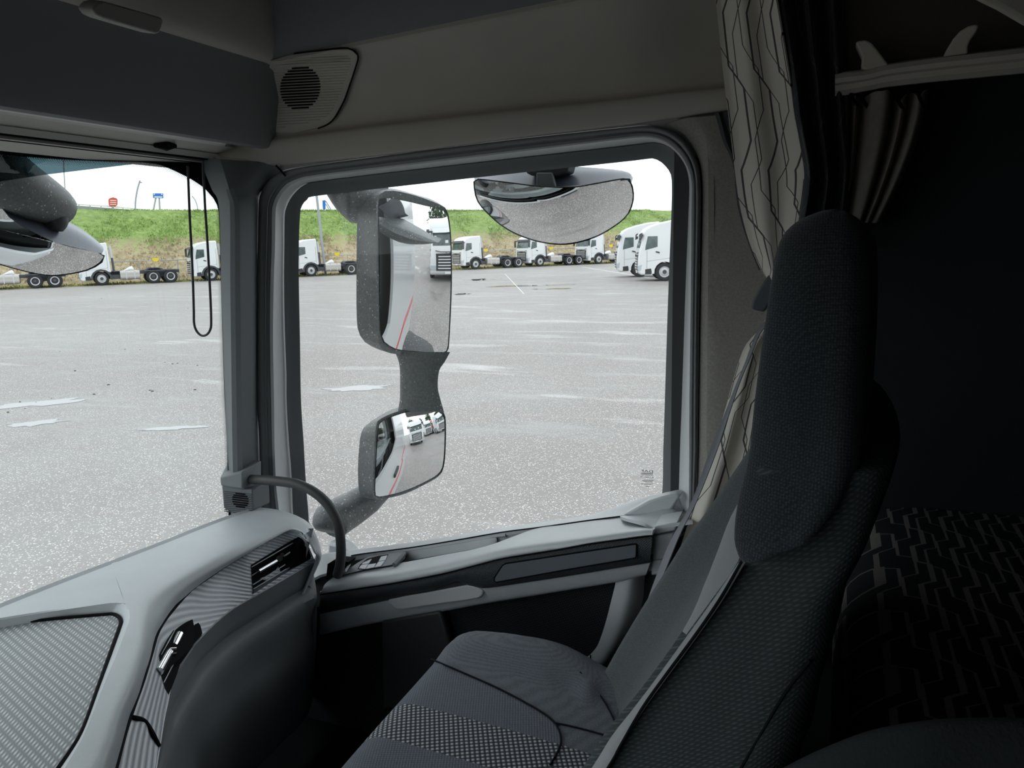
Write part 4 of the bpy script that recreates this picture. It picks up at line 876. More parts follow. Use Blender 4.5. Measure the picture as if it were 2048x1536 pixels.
# cord loop of the roller blind
CL_ = tube('cord_loop', [at(x, y, Y=1.30) for x, y in ((375.5, 332), (377, 370), (379, 425), (382.5, 490), (385.6, 557), (387.5, 620), (388, 645), (392, 660), (400, 669.5), (407.5, 671.5), (415, 668), (420.5, 659), (422.3, 645), (421, 600), (418, 540), (414, 470), (410.5, 420), (408, 370), (405.5, 322))], .0026, M['black'], None, 8, 4)
tag(CL_, 'thin black blind cord loop hanging in front of the windscreen pillar', 'cord')

# ---------------------------------------------------------------- grab handle, pillar mount, tweeter
GM = thing('pillar_bracket', 'dark grey wedge bracket low on the windscreen pillar', 'bracket', tuple(at(480, 1030, Y=1.36)))
def facets(name, pts, faces, mt, parent, bevel=.003):
    o = mesh(name, [aY(p) for p in pts], faces, mt, parent, True, 20)
    if bevel: m = o.modifiers.new('bevel', 'BEVEL'); m.width = bevel; m.segments = 2; m.limit_method = 'ANGLE'
    return o
facets('wedge', [(440, 955, 1.345), (484, 943.5, 1.345), (522, 921, 1.41), (522, 984, 1.41), (484, 978, 1.345), (442, 971, 1.345), (459, 917, 1.43), (519, 921, 1.45), (519, 985, 1.45), (446, 972, 1.43), (445, 947, 1.38)],
       [(0, 1, 4, 5), (1, 2, 3, 4), (0, 10, 6, 7, 2, 1), (6, 10, 0, 5, 9), (5, 4, 3, 8, 9), (2, 7, 8, 3), (7, 6, 9, 8)], M['pillar'], GM)
TW = prism('tweeter_panel', [aY(p, 1.352) for p in ((443, 971), (484, 978), (504, 979), (506, 1021), (478, 1031), (470, 1029), (447, 1016))], (0, .06, 0), M['pillar_dark'], GM, .003)
facets('tweeter_side', [(504, 979, 1.352), (522, 976, 1.42), (523, 1019, 1.42), (506, 1021, 1.352)], [(0, 1, 2, 3)], M['pillar_dark'], GM, 0)
for k_ in range(12):
    y = 984+k_*3.6
    prism('rib', [aY((448, y-1.5), 1.351), aY((503, y+4), 1.351), aY((503, y+5.2), 1.351), aY((448, y-.3), 1.351)], (0, .003, 0), M['black'], TW)
for k_ in range(7):
    y = 987.5+k_*4.4; hf = sqrt(max(0, 1-((y-1000.5)/16)**2))*16
    if hf > 3: prism('slot', [aY(p, 1.3495) for p in ((480-hf, y-hf*.12-.9), (480+hf, y+hf*.12-.9), (480+hf, y+hf*.12+1.3), (480-hf, y-hf*.12+1.3))], (0, .004, 0), M['gap'], TW)
GH = tube('grab_handle', [at(x, y, Y=Y_) for x, y, Y_ in ((484, 957, 1.39), (500, 958.5, 1.375), (540.6, 961, 1.36), (570, 964, 1.355), (597, 969, 1.352), (628, 984, 1.35), (654, 1007, 1.35), (671, 1035, 1.352), (679.5, 1065, 1.355), (682, 1100, 1.36), (680, 1130, 1.37), (675, 1150, 1.38))], .0112, mat('handle rubber', (.06, .063, .063), .5, .35), None, 14, 4)
tag(GH, 'dark curved grab handle from the pillar bracket down to the door', 'handle')

# ---------------------------------------------------------------- dashboard
DB = thing('dashboard', 'grey dashboard with ribbed fascia and two chrome vents under the windscreen', 'dashboard', tuple(at(450, 1300, Z=1.5)))
LIP = [(610, 1069), (600, 1062), (588, 1058.5), (572, 1063), (530, 1086), (490, 1110), (453.6, 1132.6), (418, 1156), (384, 1181), (360, 1204), (346, 1219), (334, 1235), (324, 1250), (315, 1265), (308, 1284), (301, 1314), (290, 1348), (279, 1384), (268, 1412), (258, 1436), (244, 1488.5), (230, 1540), (216, 1600)]
INN = [(618, 1057), (606, 1044), (592, 1036), (575, 1029), (540, 1021), (505, 1022), (450, 1040), (400, 1059), (340, 1083), (276, 1108), (240, 1122), (222, 1129), (232, 1156), (242, 1183), (250, 1207), (258, 1222), (258, 1244), (235, 1305), (209, 1366), (188, 1420), (167.5, 1471), (145, 1510), (110, 1570)]
rows = []
ZT = [1.699, 1.698, 1.697, 1.695, 1.690, 1.683, 1.675, 1.668, 1.662, 1.657]
for i, ((ix, iy), (lx, ly)) in enumerate(zip(INN, LIP)):
    zl = ZT[min(i, len(ZT)-1)]; dz = 1.70-zl
    a = at(ix, iy, Z=1.70); b0 = at(lx, ly, Z=zl)
    rows.append([a]+[at(ix+(lx-ix)*q, iy+(ly-iy)*q, Z=1.70-dz*e) for q, e in ((.3, 0), (.56, .02), (.74, .14), (.9, .5))]+[b0])
sheet('top_pad', rows, M['dash'], DB, 4, 3, .02, angle=0)
far = [(222, 1129), (180, 1145), (110, 1172), (70, 1188), (0, 1216), (-60, 1240)]
rec = [(250, 1207), (222, 1206), (165, 1214), (110, 1222), (0, 1240), (-60, 1250)]
sheet('top_pad_front', [[at(*p, Z=1.70) for p in far], [at((p[0]+q[0])/2, (p[1]+q[1])/2, Z=1.70) for p, q in zip(far, rec)], [at(*p, Z=1.70) for p in rec]], M['dash'], DB, 3, 2, .02, angle=0)
sheet('front_edge', [[at(*p, Z=1.699) for p in INN[:12]+far[1:]], [at(*p, Z=1.699)+V((-.05, .01, -.12)) for p in INN[:12]+far[1:]]], M['dash'], DB, 2, 1, .01)
RO = [(-60, 1250), (0, 1240.7), (110, 1222), (220, 1206.5), (244, 1206), (257, 1215), (260, 1226), (258, 1244), (235, 1305), (209, 1366), (188, 1420), (167.5, 1471), (145, 1510), (110, 1570)]
RI = [(-60, 1258), (0, 1249.5), (110, 1238), (205, 1229.5), (225, 1228.5), (237, 1234), (241.5, 1243), (240, 1253), (219, 1312), (195, 1380), (180, 1424), (164, 1464), (143, 1500), (100, 1560)]
sheet('recess_wall', [[at(*p, Z=1.70) for p in RO], [at(*p, Z=1.684) for p in RI]], M['dash'], DB, 3, 2, .004)
mi = [at(x, y, Z=1.686) for x, y in RI]
prism('mat_insert', smooth(mi, 3)+[at(-80, 1600, Z=1.686), at(-120, 1300, Z=1.686)], (0, 0, -.01), M['dashmesh'], DB, 0, sm=False)
tube('mat_groove', [at(x, y, Z=1.687) for x, y in RI], .0035, M['gap'], DB, 6, 4)
tube('windscreen_channel', [at(x, y, Z=1.69) for x, y in ((-40, 1232), (10, 1211), (80, 1183), (160, 1151), (240, 1119), (272, 1106))], .004, mat('windscreen blue seal', (.03, .035, .07), .4, .4), DB, 6, 2)
SIL = [(629, 1119), (624, 1125.5), (600, 1139.5), (550, 1169), (506, 1194), (480, 1209), (453.6, 1226.8), (418.7, 1258), (384, 1296.6), (356, 1338.5), (342, 1374), (335, 1408), (328, 1440), (320, 1490), (312, 1540), (302, 1600)]
LP2 = [(607, 1069), (603, 1064.5), (588, 1060), (545, 1078), (500, 1105), (475, 1120), (450, 1136), (415, 1160), (381, 1184), (344, 1224), (318, 1262), (303, 1310), (287, 1362), (262, 1432), (244, 1492), (216, 1605)]
FA, FB = smooth([V((*p, 0)) for p in LP2], 4), smooth([V((*p, 0)) for p in SIL], 4)
def fas(x, y, push=0.0):
    """point on the ribbed fascia under pixel x, y"""
    best = None
    for ii, (a, b) in enumerate(zip(FA, FB)):
        d = b-a; t = max(0, min(1, ((x-a.x)*d.x+(y-a.y)*d.y)/(d.x*d.x+d.y*d.y))); q = a+d*t; e = (q.x-x)**2+(q.y-y)**2
        if best is None or e < best[0]: best = (e, t, ii)
    p = at(x, y, Z=1.655-.055*best[1]+.042*(1-best[1])*math.exp(-(best[2]/20)**2)); return p+(CAM-p).normalized()*push
sheet('fascia', [[fas(*a.lerp(b, t).to_2d()) for t in (0, .33, .66, 1)] for a, b in zip([V((*p, 0)) for p in LP2], [V((*p, 0)) for p in SIL])], M['fascia'], DB, 2, 4, .015, angle=0)
tube('fascia_gap', [fas(x, y-2, .001) for x, y in LP2], .0030, M['gap'], DB, 6, 3)
tube('silver_line', [fas(x, y, .0015) for x, y in SIL], .0013, M['silver'], DB, 6, 3)
tube('panel_gap', [fas(x, y, .002) for x, y in ((261, 1434), (272, 1436), (286, 1440), (296, 1451), (306, 1468), (318, 1493))], .0034, M['gap'], DB, 6, 4)
sheet('end_cap', [[at(611, 1068, Z=1.690), at(622, 1086, Z=1.665), at(631, 1105, Z=1.640), at(631, 1121, Z=1.610), at(606, 1189, Z=1.545)],
                  [at(623, 1058, Z=1.692), at(634, 1076, Z=1.665), at(643, 1105, Z=1.62), at(638, 1128, Z=1.60), at(610, 1184, Z=1.545)],
                  [at(624, 1057, Z=1.692)+V((-.03, .03, 0)), at(635, 1076, Z=1.665)+V((-.03, .03, 0)), at(644, 1105, Z=1.62)+V((-.03, .03, 0)), at(639, 1128, Z=1.60)+V((-.03, .03, 0)), at(611, 1186, Z=1.545)+V((-.03, .03, 0))]], M['dash'], DB, 3, 3, .004, angle=50)
GLV = [(628, 1150), (619.5, 1164), (607, 1178), (576, 1195), (515, 1233), (453.6, 1272), (401, 1321), (377, 1359), (352, 1400), (338, 1440), (326, 1490), (316, 1545), (306, 1605)]
SI2 = [(630, 1126), (624, 1127), (600, 1141), (550, 1171), (495, 1202), (450, 1230.5), (393, 1288), (362, 1332), (338, 1392), (330, 1436), (322, 1484), (314, 1540), (303, 1603)]
def mid2(a, b, t): return (a[0]+(b[0]-a[0])*t, a[1]+(b[1]-a[1])*t)
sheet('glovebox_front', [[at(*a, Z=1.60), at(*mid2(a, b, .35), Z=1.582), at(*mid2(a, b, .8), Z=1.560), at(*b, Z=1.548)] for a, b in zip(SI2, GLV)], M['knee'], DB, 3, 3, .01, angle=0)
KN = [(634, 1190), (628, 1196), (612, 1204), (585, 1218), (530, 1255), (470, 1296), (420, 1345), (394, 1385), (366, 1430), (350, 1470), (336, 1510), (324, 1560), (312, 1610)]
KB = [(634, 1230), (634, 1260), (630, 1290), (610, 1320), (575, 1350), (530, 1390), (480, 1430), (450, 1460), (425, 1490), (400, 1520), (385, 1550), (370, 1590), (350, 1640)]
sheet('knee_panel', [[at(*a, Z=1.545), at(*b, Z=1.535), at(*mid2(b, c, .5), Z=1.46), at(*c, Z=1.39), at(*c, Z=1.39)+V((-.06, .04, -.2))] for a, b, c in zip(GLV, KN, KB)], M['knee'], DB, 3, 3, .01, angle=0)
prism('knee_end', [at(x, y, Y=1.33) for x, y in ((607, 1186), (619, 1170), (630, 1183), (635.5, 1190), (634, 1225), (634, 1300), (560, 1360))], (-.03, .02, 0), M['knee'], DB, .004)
# air vents
def vent(name, label, hole, slats, bar, knobs, ledge):
    v = prism(name, [fas(x, y, .001) for x, y in hole], (-.008, .004, -.004), M['gap'], DB, 0, sm=False)
    for a, b in slats: tube('slat', [fas(*a, .0022), fas(*b, .0022)], .0011, M['silver'], v, 6, 1)
    for pts, r in bar: tube('lever', [fas(x, y, .006) for x, y in pts], r, M['chrome'], v, 10, 1)
    for pts, r in knobs: tube('knob', [fas(x, y, z) for x, y, z in pts], r, M['chrome'] if r > .006 else M['black'], v, 12, 1)
    if ledge: prism('ledge', [fas(x, y, .0018) for x, y in ledge], (-.004, .002, -.002), M['plate'], v)
vent('air_vent', '', [(502, 1130), (550, 1101), (590, 1077), (598, 1073.5), (606, 1079), (615, 1093), (622, 1113), (620.6, 1118), (560, 1152), (508, 1186), (504, 1160)],
     [((503.4, 1134), (585.5, 1086)), ((504, 1151), (516, 1143)), ((506, 1169.5), (600, 1110.5)), ((507, 1178), (600, 1121))],
     [([(517.5, 1142.5), (552.7, 1122)], .0042), ([(566, 1113), (592.5, 1098.5)], .0036)], [([(560, 1118, .004), (559, 1117, .016)], .0068), ([(564, 1110, .006), (564.5, 1109, .014)], .0042)],
     [(506, 1181), (600, 1121), (623, 1117), (560, 1153), (508, 1187)])
vent('air_vent', '', [(370, 1223), (378, 1226), (388, 1234), (401, 1251), (405, 1267), (388, 1290), (362, 1328), (338, 1390), (330, 1378), (322, 1352), (315, 1330), (316, 1314), (332, 1285), (352, 1251)],
     [((322, 1310), (352, 1256)), ((328, 1365), (366, 1290))],
     [([(318, 1343), (336, 1310), (342, 1303)], .0072), ([(348, 1292), (360, 1268)], .0066)], [([(340, 1304, .008), (352, 1303, .022)], .0075)],
     [(338, 1388), (362, 1326), (388, 1288), (404, 1270), (386, 1296), (352, 1350)])
# ================================================================ passenger door
DO = sroot('door_1', tuple(at(980, 1250, Y=1.45)))
SIL_T = [(600, 1118), (640, 1108), (693, 1101.5), (722, 1098), (816, 1085.7), (900, 1072.5), (1000, 1056), (1070, 1046), (1120, 1039), (1180, 1029.5), (1239, 1010.5), (1297, 992), (1324, 986.5), (1356, 981), (1378, 987)]
SIL_B = [(604, 1128), (640, 1124), (693, 1114), (722, 1108), (816, 1096), (900, 1082.5), (1000, 1065), (1070, 1056), (1120, 1049), (1180, 1040.5), (1239, 1033), (1290, 1028), (1320, 1024), (1338, 1019), (1362, 1030)]
sheet('sill', [[aY(p, 1.565) for p in SIL_T], [aY(p, 1.545) for p in [(x, y+1.5) for x, y in SIL_T]], [aY((a[0]*.5+b[0]*.5, a[1]*.45+b[1]*.55), 1.515) for a, b in zip(SIL_T, SIL_B)], [aY(p, 1.485) for p in SIL_B]], M['door_grey'], DO, 3, 2, .008, angle=30)
prism('backing', [aY(p, 1.487) for p in SIL_B[:-2]+[(1340, 1022), (1310, 1140), (900, 1230), (600, 1260)]], (0, .012, 0), M['door_grey'], DO)
tube('sill_gap', [aY(p, 1.482) for p in SIL_B[2:-3]], .0016, M['gap'], DO, 6, 3)
prism('gusset', [aY(p, 1.478) for p in ((1245, 1031), (1297, 1002), (1324, 993), (1352, 987), (1362, 990), (1344, 1018), (1352, 1030), (1300, 1034))], (0, .03, 0), M['door_grey'], DO, .004)
# armrest cap: from the gap line over the ridge to the front edge
CB = [(716, 1112), (760, 1104), (816, 1097), (900, 1084), (1000, 1067), (1070, 1057.5), (1120, 1050.5), (1180, 1042), (1221, 1038), (1245, 1036), (1270, 1041), (1292, 1049), (1306, 1056)]
CRG = [(650, 1168), (720, 1154.5), (785, 1146), (880, 1126.5), (952, 1110), (1002, 1098), (1050, 1089.5), (1120, 1080), (1180, 1071.5), (1230, 1064.5), (1270, 1059.5), (1290, 1057.5), (1306, 1058)]
CF = [(640, 1188), (720, 1176), (785, 1166), (880, 1148), (952, 1130), (998, 1118), (1050, 1109), (1120, 1098), (1180, 1087), (1230, 1080), (1270, 1074.5), (1290, 1072), (1305, 1070.5)]
rows = []
for i, (b, r, f) in enumerate(zip(CB, CRG, CF)):
    bk = aY(b, 1.478)
    if i < 5: bk = aY(mid2(b, r, .60 if i > 0 else .75), 1.425)   # the pocket and switch plate lie behind this rim
    rows.append([bk, aY(mid2(b, r, .8 if i < 5 else .5), 1.40 if i < 5 else 1.43), aY(r, 1.375), aY(mid2(r, f, .5), 1.362), aY(f, 1.362), aY(f, 1.362)+V((0, .03, -.002))])
sheet('armrest', rows, M['door_grey'], DO, 3, 4, .006, angle=0)
# open pocket behind the armrest rim
PO = [(806, 1103), (850, 1096), (920, 1084.5), (960, 1077), (982, 1074), (993, 1077), (994.5, 1086), (978, 1097.5), (950, 1105), (900, 1114), (840, 1124), (788, 1132)]
sheet('pocket_wall', [[aY(p, 1.48) for p in PO[:7]], [aY((x-4, y+14), 1.475) for x, y in PO[:7]], [aY((x-10, y+38), 1.465) for x, y in PO[:7]]], M['door_grey'], DO, 3, 3, .005)
prism('pocket_floor', [aY((x, y+16), 1.46) for x, y in ((784, 1128), (812, 1106), (985, 1076), (992, 1088), (900, 1130), (790, 1150))], (0, .005, -.03), M['plate'], DO)
sheet('pocket_ledge', [[aY(p, 1.482) for p in ((700, 1115), (760, 1106), (806, 1098.5), (900, 1084), (985, 1070.5), (1010, 1067))], [aY(p, 1.478) for p in ((702, 1122), (760, 1112), (806, 1103.5), (900, 1089), (985, 1075), (1010, 1072))]], M['door_grey'], DO, 3, 1, .006)
# switch plate
SWP = [(680, 1150), (690, 1142), (715, 1125), (738, 1112), (750, 1107.5), (806, 1101.5), (810, 1103), (808.7, 1113), (792, 1128), (760, 1134), (728, 1139.5), (682, 1151)]
SWN = at(680, 1150, Y=1.395); SWQ = at(809, 1102, Y=1.475); SWR = at(792, 1129, Y=1.41)
nsw = (SWQ-SWN).cross(SWR-SWN).normalized()
def sw(x, y, up_=0): return at(x, y, n=nsw, p=SWN+(nsw if nsw.dot(CAM-SWN) > 0 else -nsw)*up_)
SWD = -nsw if nsw.dot(CAM-SWN) > 0 else nsw
plate = prism('switch_plate', [sw(*p) for p in SWP], SWD*.006, mat('switch plate', (.22, .235, .26), .5, .4), DO, .0015)
BT = mat('switch button', (.62, .65, .70), .4, .4)
prism('button_well', [sw(x, y, .0006) for x, y in ((715.5, 1137), (721, 1128), (734, 1117.5), (757, 1111.5), (776.5, 1108.8), (772, 1118), (762, 1133), (746, 1136), (728, 1139.3))], SWD*.001, M['gap'], plate)
for q in (((726, 1125), (743, 1117.3), (737, 1126.5), (723, 1128.8)), ((722, 1130), (736.4, 1127.6), (729.8, 1137.6), (717, 1136.5)), ((762, 1113), (774.5, 1110.3), (770, 1120), (757, 1122)), ((756.5, 1123.2), (769.5, 1121), (761, 1132), (748.8, 1134.2)), ((737.6, 1128.4), (752, 1126.2), (747.4, 1134.4), (731.5, 1137.4))):
    prism('window_button', [sw(x, y, .0022) for x, y in q], SWD*.0022, BT, plate, .0006)
for x, y in ((734, 1122.5), (766, 1115.5)): prism('button_mark', [sw(x+a, y+b, .0026) for a, b in ((-1.2, -.4), (1.2, -.9), (1.2, .5), (-1.2, 1))], SWD*.0004, M['paper'] if 'paper' in M else WHT, plate)
tube('plate_end', [sw(788, 1130, .002), sw(800, 1118, .002), sw(809, 1107, .002)], .0055, M['plate'], DO, 8, 2)
tube('plate_gap', [sw(682, 1151.5, .0005), sw(728, 1140.5, .0005), sw(788, 1130.5, .0005)], .0012, M['gap'], DO, 6, 1)
prism('handle_socket', [aY(p, 1.40) for p in ((655, 1128), (668, 1121), (697, 1124), (694, 1131), (672, 1150), (652, 1160))], (0, .03, 0), M['gap'], DO)
sheet('front_shelf', [[aY((610, 1128), 1.50), aY((640, 1110), 1.50), aY((700, 1104), 1.49)], [aY((612, 1150), 1.44), aY((640, 1138), 1.44), aY((700, 1122), 1.44)], [aY((606, 1172), 1.40), aY((640, 1150), 1.40), aY((690, 1140), 1.40)]], M['door_grey'], DO, 3, 3, .006)
prism('front_fill', [aY(p, 1.43) for p in ((608, 1150), (672, 1140), (646, 1172), (640, 1215), (636, 1260), (600, 1300))], (0, .03, 0), M['black'], DO)
# dark textured insert and its plate
IB = [(640, 1218), (720, 1203), (777, 1192), (860, 1180), (907, 1164), (925, 1167), (948, 1173), (975.8, 1176), (1051, 1165), (1120, 1154.5), (1180, 1145), (1240, 1135), (1301, 1125)]
IT = [(640, 1189), (700, 1180), (760, 1171), (840, 1157), (889, 1147), (930, 1136), (961, 1128), (998, 1118.5), (1051, 1110), (1120, 1099), (1180, 1088), (1240, 1079.5), (1304, 1071.5)]
sheet('insert', [[aY(p, 1.372) for p in IT], [aY(mid2(p, q, .5), 1.370) for p, q in zip(IT, IB)], [aY(p, 1.385) for p in IB], [aY(p, 1.385)+V((0, .04, -.004)) for p in IB]], M['dark_insert'], DO, 3, 3, .006, angle=0)
tube('insert_gap', [aY(p, 1.3675) for p in IT], .0018, M['gap'], DO, 6, 3)
PL = [(1012, 1127), (1140, 1107.5), (1270, 1088), (1273, 1090), (1272.5, 1112), (1270, 1116), (1140, 1138), (992, 1164.5), (988.5, 1161), (989, 1155), (1004.7, 1131)]
prism('cover_plate', [aY(p, 1.3665) for p in PL], (0, .004, 0), M['plate'], DO, .0015)
tube('plate_groove', [aY(p, 1.3672) for p in PL], .0016, M['gap'], DO, 6, 1, True)
# pull recess and lower panel
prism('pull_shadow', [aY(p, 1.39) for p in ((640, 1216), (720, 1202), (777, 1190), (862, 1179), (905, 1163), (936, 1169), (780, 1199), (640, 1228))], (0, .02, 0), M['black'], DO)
RCS = [(777, 1199), (860, 1184), (938, 1170), (960, 1178), (966, 1184), (957.7, 1197), (900, 1206), (850, 1213), (806, 1220), (792, 1219), (782, 1211)]
prism('pull_recess', smooth([aY(p, 1.388) for p in RCS], 2, True), (0, .02, 0), mat('pull grey', (.62, .63, .65), .5, .4), DO, .004, 3)
LT = [(640, 1228), (720, 1212), (800, 1197), (938, 1172), (965, 1177), (1040, 1167), (1140, 1152), (1230, 1137), (1300, 1126)]
LB = [(640, 1270), (720, 1252), (800, 1237), (900, 1220), (965, 1208), (1040, 1196), (1140, 1179.5), (1228, 1165), (1292, 1150)]
sheet('lower_band', [[aY(p, 1.392) for p in LT], [aY(mid2(p, q, .5), 1.397) for p, q in zip(LT, LB)], [aY(p, 1.408) for p in LB], [aY(p, 1.408)+V((0, .03, -.004)) for p in LB]], M['door_grey'], DO, 3, 3, .006, angle=0)
RCL = [(1228, 1163), (1230.5, 1168), (1222, 1203), (1214, 1235), (1206, 1262), (1196, 1289), (1186, 1303), (1174.5, 1314), (1160, 1321), (1142, 1328), (1120, 1336)]
RCR = [(1292, 1125), (1289, 1160), (1286.5, 1195), (1278, 1231), (1268.5, 1267), (1254, 1299), (1236, 1332), (1218, 1350), (1198, 1366), (1180, 1380), (1150, 1396)]
sheet('rear_frame', [[aY(a, 1.415), aY(mid2(a, b, .45), 1.412), aY(mid2(a, b, .72), 1.425), aY(b, 1.46)] for a, b in zip(RCL, RCR)], M['door_grey'], DO, 4, 3, .006, angle=30)
tube('frame_gap', [aY(p, 1.414) for p in ((1181, 1310), (1180, 1325), (1177, 1340), (1173, 1352))], .0014, M['gap'], DO, 6, 2)
prism('pocket_cloth', [aY(p, 1.44) for p in ((610, 1240), (800, 1220), (965, 1195), (1230, 1150), (1234, 1168), (1216, 1240), (1198, 1292), (1176, 1318), (1130, 1340), (1100, 1460), (600, 1500))], (0, .02, 0), M['fabric_low'], DO)
prism('map_pocket', [aY(p, 1.40) for p in ((762, 1243), (880, 1222), (900, 1290), (910, 1400), (764, 1420))], (0, .02, 0), M['black'], DO, .006)
prism('rear_block', [aY(p, 1.40) for p in ((1307, 1056), (1312, 1052.5), (1356, 1045), (1350, 1062), (1306, 1071))], (0, .06, .004), M['door_grey'], DO, .003)
prism('rear_block_lower', [aY(p, 1.405) for p in ((1306, 1072.5), (1348, 1065.5), (1336, 1118), (1304, 1121))], (0, .06, 0), M['door_grey'], DO, .003)
prism('latch_block', [aY(p, 1.415) for p in ((1304, 1122), (1334, 1119), (1318, 1150), (1302, 1151))], (0, .04, 0), M['door_grey'], DO, .003)
sheet('rear_ledge', [[aY(p, 1.478) for p in ((1240, 1032), (1290, 1027), (1336, 1017), (1362, 1026), (1380, 1034))], [aY(p, 1.44) for p in ((1250, 1036), (1285, 1040), (1320, 1040), (1360, 1038), (1385, 1040))], [aY(p, 1.40) for p in ((1290, 1046), (1307, 1056), (1312, 1053), (1356, 1046), (1385, 1042))]], M['door_grey'], DO, 3, 3, .006)
prism('door_edge', [aY(p, 1.50) for p in ((1270, 1130), (1430, 1030), (1470, 1470), (1120, 1470), (1150, 1390), (1240, 1300))], (0, .02, 0), M['black'], DO)

# ================================================================ passenger seat
ST = thing('passenger_seat', 'dark grey cloth passenger seat with dotted stripe and tall headrest', 'seat', (-.30, .92, 1.12))
X0, X1 = -.635, -.22
def czone(Y):
    return interp([(.60, 1.585), (.66, 1.60), (.72, 1.585), (.80, 1.576), (.92, 1.582), (1.02, 1.585), (1.10, 1.588), (1.15, 1.596), (1.19, 1.592), (1.23, 1.56)], Y)
def cpt(u, Y):
    """seat cushion skin: u 0 at the front edge, 1 at the back, below 0 the front apron"""
    if u < 0:
        k_ = -u; return V((X0-.012*sin(min(1, k_*3)*pi/2)+.03*k_, Y, czone(Y)-.02-.30*k_))
    z = czone(Y); x = X0+(X1-X0)*u
    fr_ = max(0, 1-u/.10); z -= .02*fr_*fr_
    if Y > 1.1: z += (Y-1.1)/.1*(.014*sin(min(1, u*1.4)*pi)-.085*max(0, u-.45)**1.5*1.6)
    else: z -= .02*u*u
    return V((x, Y, z))
US = [-1, -.6, -.3, -.1, 0, .05, .1, .2, .35, .5, .65, .8, .92, 1.05]
def strip(name, Ys, mt, thick=.01): return sheet(name, [[cpt(u, y) for y in Ys] for u in US], mt, ST, 2, 2, thick, angle=0)
SEAM = mat('seam shadow', (.012, .013, .016), .9, .1)
def onc(x, y, dz=.0):
    p = at(x, y, Z=1.58)
    for _ in range(6): 
        u = (p.x-X0)/(X1-X0); p = at(x, y, Z=cpt(max(0, u), p.y).z+dz)
    return p
SEAMPX = [(862, 1318), (890, 1330), (925, 1345), (997, 1377), (1070, 1416), (1104, 1440), (1118, 1460), (1122, 1484), (1114, 1506), (1100, 1530)]
sm3 = [onc(x, y) for x, y in SEAMPX]; yb = sorted(((p.x-X0)/(X1-X0), p.y) for p in sm3[:7]); ue = yb[-1][0]
def YB(u): return interp([(-1, 1.10), (0, 1.10)]+[(max(.01*k_+.01, a_), b_) for k_, (a_, b_) in enumerate(yb)]+[(ue+.03, .97), (ue+.05, .9632)], u)
def strip2(name, ya, yb_, n, mt, us=US):
    a_, b_, c_ = cpt(.3, ya(.3)), cpt(.3, yb_(.3)), cpt(.4, ya(.4)); FL = (b_-a_).cross(c_-a_).z < 0
    return sheet(name, [[cpt(u, ya(u)+(yb_(u)-ya(u))*k_/(n-1)) for k_ in range(n)] for u in us], mt, ST, 2, 2, .01, angle=0, flip=FL)
UF = [-1, -.6, -.3, -.1, 0, .05, .1, .2, .3, .4, .5, .6, .65, .7, .75, .8, .86, .92, 1.05]
strip2('cushion_bolster', lambda u: 1.235, YB, 9, M['seat_cloth'], UF)
strip2('cushion_panel', YB, lambda u: .963, 5, M['seat_panel'], UF)
strip2('cushion_stripe', lambda u: .963, lambda u: .878, 4, M['seat_dots'])
strip2('cushion_panel', lambda u: .878, lambda u: .72, 5, M['seat_panel'])
strip2('cushion_bolster', lambda u: .72, lambda u: .60, 5, M['seat_cloth'])
tube('seam', [onc(x, y, .001) for x, y in SEAMPX], .0016, SEAM, ST, 6, 3)
tube('seam', [onc(x, y, .001) for x, y in ((1110, 1446), (1140, 1452), (1180, 1462), (1222, 1474))], .0014, SEAM, ST, 6, 2)
tube('seam', [onc(x, y, .001) for x, y in ((1160, 1344), (1190, 1378), (1212, 1408), (1232, 1448))], .0014, SEAM, ST, 6, 2)
box('seat_base', (-.58, .64, 1.12), (-.12, 1.20, 1.50), M['gap'], ST, .02)
box('cushion_core', (-.61, .62, 1.30), (-.20, 1.21, 1.54), M['seat_cloth'], ST, .02)
# backrest: front edge, rear edge of the near side face, row by row
BR = [(850, 2080, 1500, 2080), (965, 1880, 1505, 1880), (1045, 1740, 1520, 1740), (1120, 1622, 1540, 1610), (1186, 1525, 1576, 1560), (1222, 1468, 1600, 1500), (1262, 1420, 1612, 1440), (1308, 1360, 1634, 1370), (1371, 1273, 1660, 1285), (1424, 1200, 1682, 1200), (1474, 1128, 1705, 1110), (1496, 1060, 1718, 1040), (1512, 985, 1722, 980), (1522, 940, 1722, 930)]
YN, YFAR = .66, 1.19
secs = []
for i, (fx, fy, rx, ry) in enumerate(BR):
    f = at(fx, fy, Y=YN); r_ = at(rx, ry, Y=YN); r_.x = max(r_.x, f.x+.10)
    yf = YFAR-max(0, i-10)*.035; yn = YN
    b = r_+V((.015, 0, 0)); dz = V((0, 0, r_.z-f.z)); mid_y = (yn+yf)/2
    bul = {8: .001, 9: -.011, 10: -.020, 11: -.018, 12: -.007}.get(i, .004)
    def q(dx, y, t=0): return V((f.x+dx, y, f.z+(r_.z-f.z)*t))
    secs.append([V((f.x, yn+.004, f.z)), q(bul, yn+.03), q(.018+.5*min(0, bul), yn+.085), q(.034, yn+.14), q(.040, mid_y), q(.034, yf-.14), q(.012, yf-.085), q(-.024, yf-.03), q(-.005, yf), q(.06, yf+.005, .5), V((r_.x, yf-.01, r_.z)), V((b.x, mid_y, b.z)), V((r_.x, yn+.01, r_.z)), q((r_.x-f.x)*.5, yn-.012, .5)])
bkr = loft('backrest', secs, M['seat_dark'], ST, 4, 3, angle=0)
bkr.data.materials.append(M['seat_front']); bkr.data.materials.append(M['piping'])
for p_ in bkr.data.polygons:
    if p_.index % 56 in range(2, 35): p_.material_index = 1
    if p_.index % 56 in range(0, 10) and 24 <= p_.index//56 < 38: p_.material_index = 2  # window light on the near bolster put in as a paler colour
def off(i, t, d): return None
